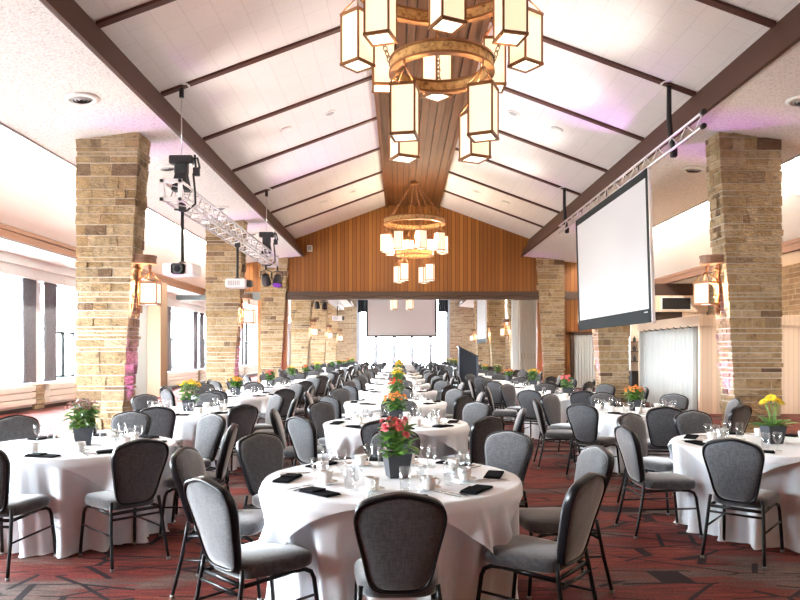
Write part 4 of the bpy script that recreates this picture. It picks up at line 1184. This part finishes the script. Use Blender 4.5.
# ------------------------------------------------------------------ camera and light
cam = bpy.data.cameras.new('camera'); co = bpy.data.objects.new('camera', cam); COL.objects.link(co)
co.location = (0, 0, 1.55); co.rotation_euler = (PI/2, 0, 0)
cam.sensor_width = 36; cam.lens = 690/800*36; cam.shift_y = 52/800; cam.clip_end = 200; cam.clip_start = .05
S.camera = co
w = bpy.data.worlds.new('world'); S.world = w; w.use_nodes = True
bg = w.node_tree.nodes['Background']; bg.inputs[1].default_value = SKY
wt = w.node_tree; tc = wt.nodes.new('ShaderNodeTexCoord'); sx = wt.nodes.new('ShaderNodeSeparateXYZ'); cr = wt.nodes.new('ShaderNodeValToRGB'); mr = wt.nodes.new('ShaderNodeMapRange')
mr.inputs['From Min'].default_value = -.25; mr.inputs['From Max'].default_value = .25
cr.color_ramp.elements[0].position = .35; cr.color_ramp.elements[0].color = (.20,.21,.21,1); cr.color_ramp.elements[1].position = .7; cr.color_ramp.elements[1].color = (.84,.925,1,1)
wt.links.new(tc.outputs['Generated'], sx.inputs[0]); wt.links.new(sx.outputs[2], mr.inputs[0]); wt.links.new(mr.outputs[0], cr.inputs[0]); wt.links.new(cr.outputs[0], bg.inputs[0])
# portals guide the daylight through the window openings
def portal(loc, rot, sx, sy):
    l = bpy.data.lights.new('portal', 'AREA'); l.shape = 'RECTANGLE'; l.size = sx; l.size_y = sy; l.cycles.is_portal = True
    o = bpy.data.objects.new('portal', l); COL.objects.link(o); o.location = loc; o.rotation_euler = rot
for p in piers[:-1]: portal((xl-.2, p+2.45, 2.09), (0, -PI/2, 0), 2.78, 4.4)
portal((.3, Y1+.2, 3.3), (-PI/2, 0, 0), 8.1, 6.6)
def lamp(name, typ, loc, e, col=(1,1,1), **kw):
    l = bpy.data.lights.new(name, typ); l.energy = e; l.color = col
    rot = kw.pop('rot', None)
    for k_, v in kw.items(): setattr(l, k_, v)
    o = bpy.data.objects.new(name, l); COL.objects.link(o); o.location = loc
    if rot: o.rotation_euler = rot
    return o
WARM = (1, .80, .56)
# lamps inside the open-topped chandelier lanterns
for cx, cy in ((XC, 8.8), (XC, 25.4), (XC-.4, 42.0)):
    for k_ in range(8):
        a = 2*PI*k_/8; lamp('lantern_lamp', 'POINT', (cx+1.07*math.cos(a), cy+1.07*math.sin(a), 5.62), LAN, WARM, shadow_soft_size=.04)
    for k_ in range(4):
        a = 2*PI*(k_+.5)/4; lamp('lantern_lamp', 'POINT', (cx+.67*math.cos(a), cy+.67*math.sin(a), 4.52), LAN, WARM, shadow_soft_size=.04)
for i, y in enumerate(PY):
    for s in (-1, 1):
        u = 5.645-.335*3/5.6 - .03 - .20
        if i != 2: lamp('sconce_lamp', 'POINT', (XC+s*u, y+.26, 2.72), SCN, WARM, shadow_soft_size=.04)
# LED uplights grazing the pillars' inner faces in violet
for i, y in enumerate(PY[:3]):
    for s in (-1, 1):
        o = lamp('pillar_uplight', 'SPOT', (XC+s*5.35, y+.2, .12), UPL, (.75, .18, 1.0), spot_size=math.radians(38), spot_blend=.8, shadow_soft_size=.06)
        o.rotation_euler = Vector((s*.055, .015, 1)).to_track_quat('-Z', 'Y').to_euler()
# cove lamps hidden behind the soffit edge wash the aisle slopes
for s in (-1, 1):
    o = lamp('cove_lamp', 'AREA', (XC+s*7.27, 28, 5.45), COVE, (1, .9, .78), shape='RECTANGLE', size=67, size_y=.08)
    o.rotation_euler = Vector((s*1, 0, -.15)).to_track_quat('-Z', 'Y').to_euler()
# recessed downlights in the nave ceiling
for y in (8.75, 12.9, 16.95, 21.1, 25.2):
    for s in (-1, 1):
        lamp('downlight_lamp', 'SPOT', (XC+s*2.25, y, slope(2.25)-.05), DWN, (1, .84, .66), spot_size=math.radians(95), spot_blend=.8, shadow_soft_size=.1)
# added fill lamps without fixtures, by the two trusses, to brighten the nave ceiling
for x_, z_, ys in ((-4.1, 4.75, (13.2, 15.5, 17.8, 20.1)), (4.88, 5.15, (12.2, 15, 18, 21))):
    for y in ys:
        lamp('added_fill_uplamp', 'SPOT', (x_, y, z_), UPW*(.55 if x_ < 0 else 1.1), (1, .91, .86), spot_size=math.radians(105), spot_blend=1, shadow_soft_size=.12, rot=Vector((-1 if x_ > 0 else 1, -.2, .42 if x_ > 0 else .8)).to_track_quat('-Z', 'Y').to_euler())
for y in (10.5, 14.8, 18.6, 22.6):
    for s in (-1, 1):
        lamp('aisle_lamp', 'SPOT', (XC+s*7.98, y, 6.05-1.28*.8043-.08), AIS, (1, .80, .58), spot_size=math.radians(110), spot_blend=.9, shadow_soft_size=.07)
# violet spill of the stage lights on the ceiling
lamp('stage_lamp', 'SPOT', (-4.0, 21.6, 4.3), STG, (.72, .3, 1.0), spot_size=math.radians(70), spot_blend=.6, shadow_soft_size=.1, rot=Vector((.9, -.9, 1.2)).to_track_quat('-Z', 'Y').to_euler())
lamp('stage_lamp', 'SPOT', (5.0, 16, 5.0), STG*.35, (.72, .3, 1.0), spot_size=math.radians(70), spot_blend=.6, shadow_soft_size=.1, rot=Vector((-.6, -.5, 1.2)).to_track_quat('-Z', 'Y').to_euler())
S.view_settings.view_transform = 'Standard'; S.view_settings.look = 'None'; S.view_settings.exposure = EXPO; S.view_settings.gamma = 1; S.view_settings.use_curve_mapping = False
S.cycles.max_bounces = 10; S.cycles.diffuse_bounces = 6; S.cycles.glossy_bounces = 3; S.cycles.transparent_max_bounces = 12; S.cycles.transmission_bounces = 4
S.cycles.sample_clamp_indirect = 8; S.cycles.caustics_reflective = False; S.cycles.caustics_refractive = False
S.cycles.use_denoising = True
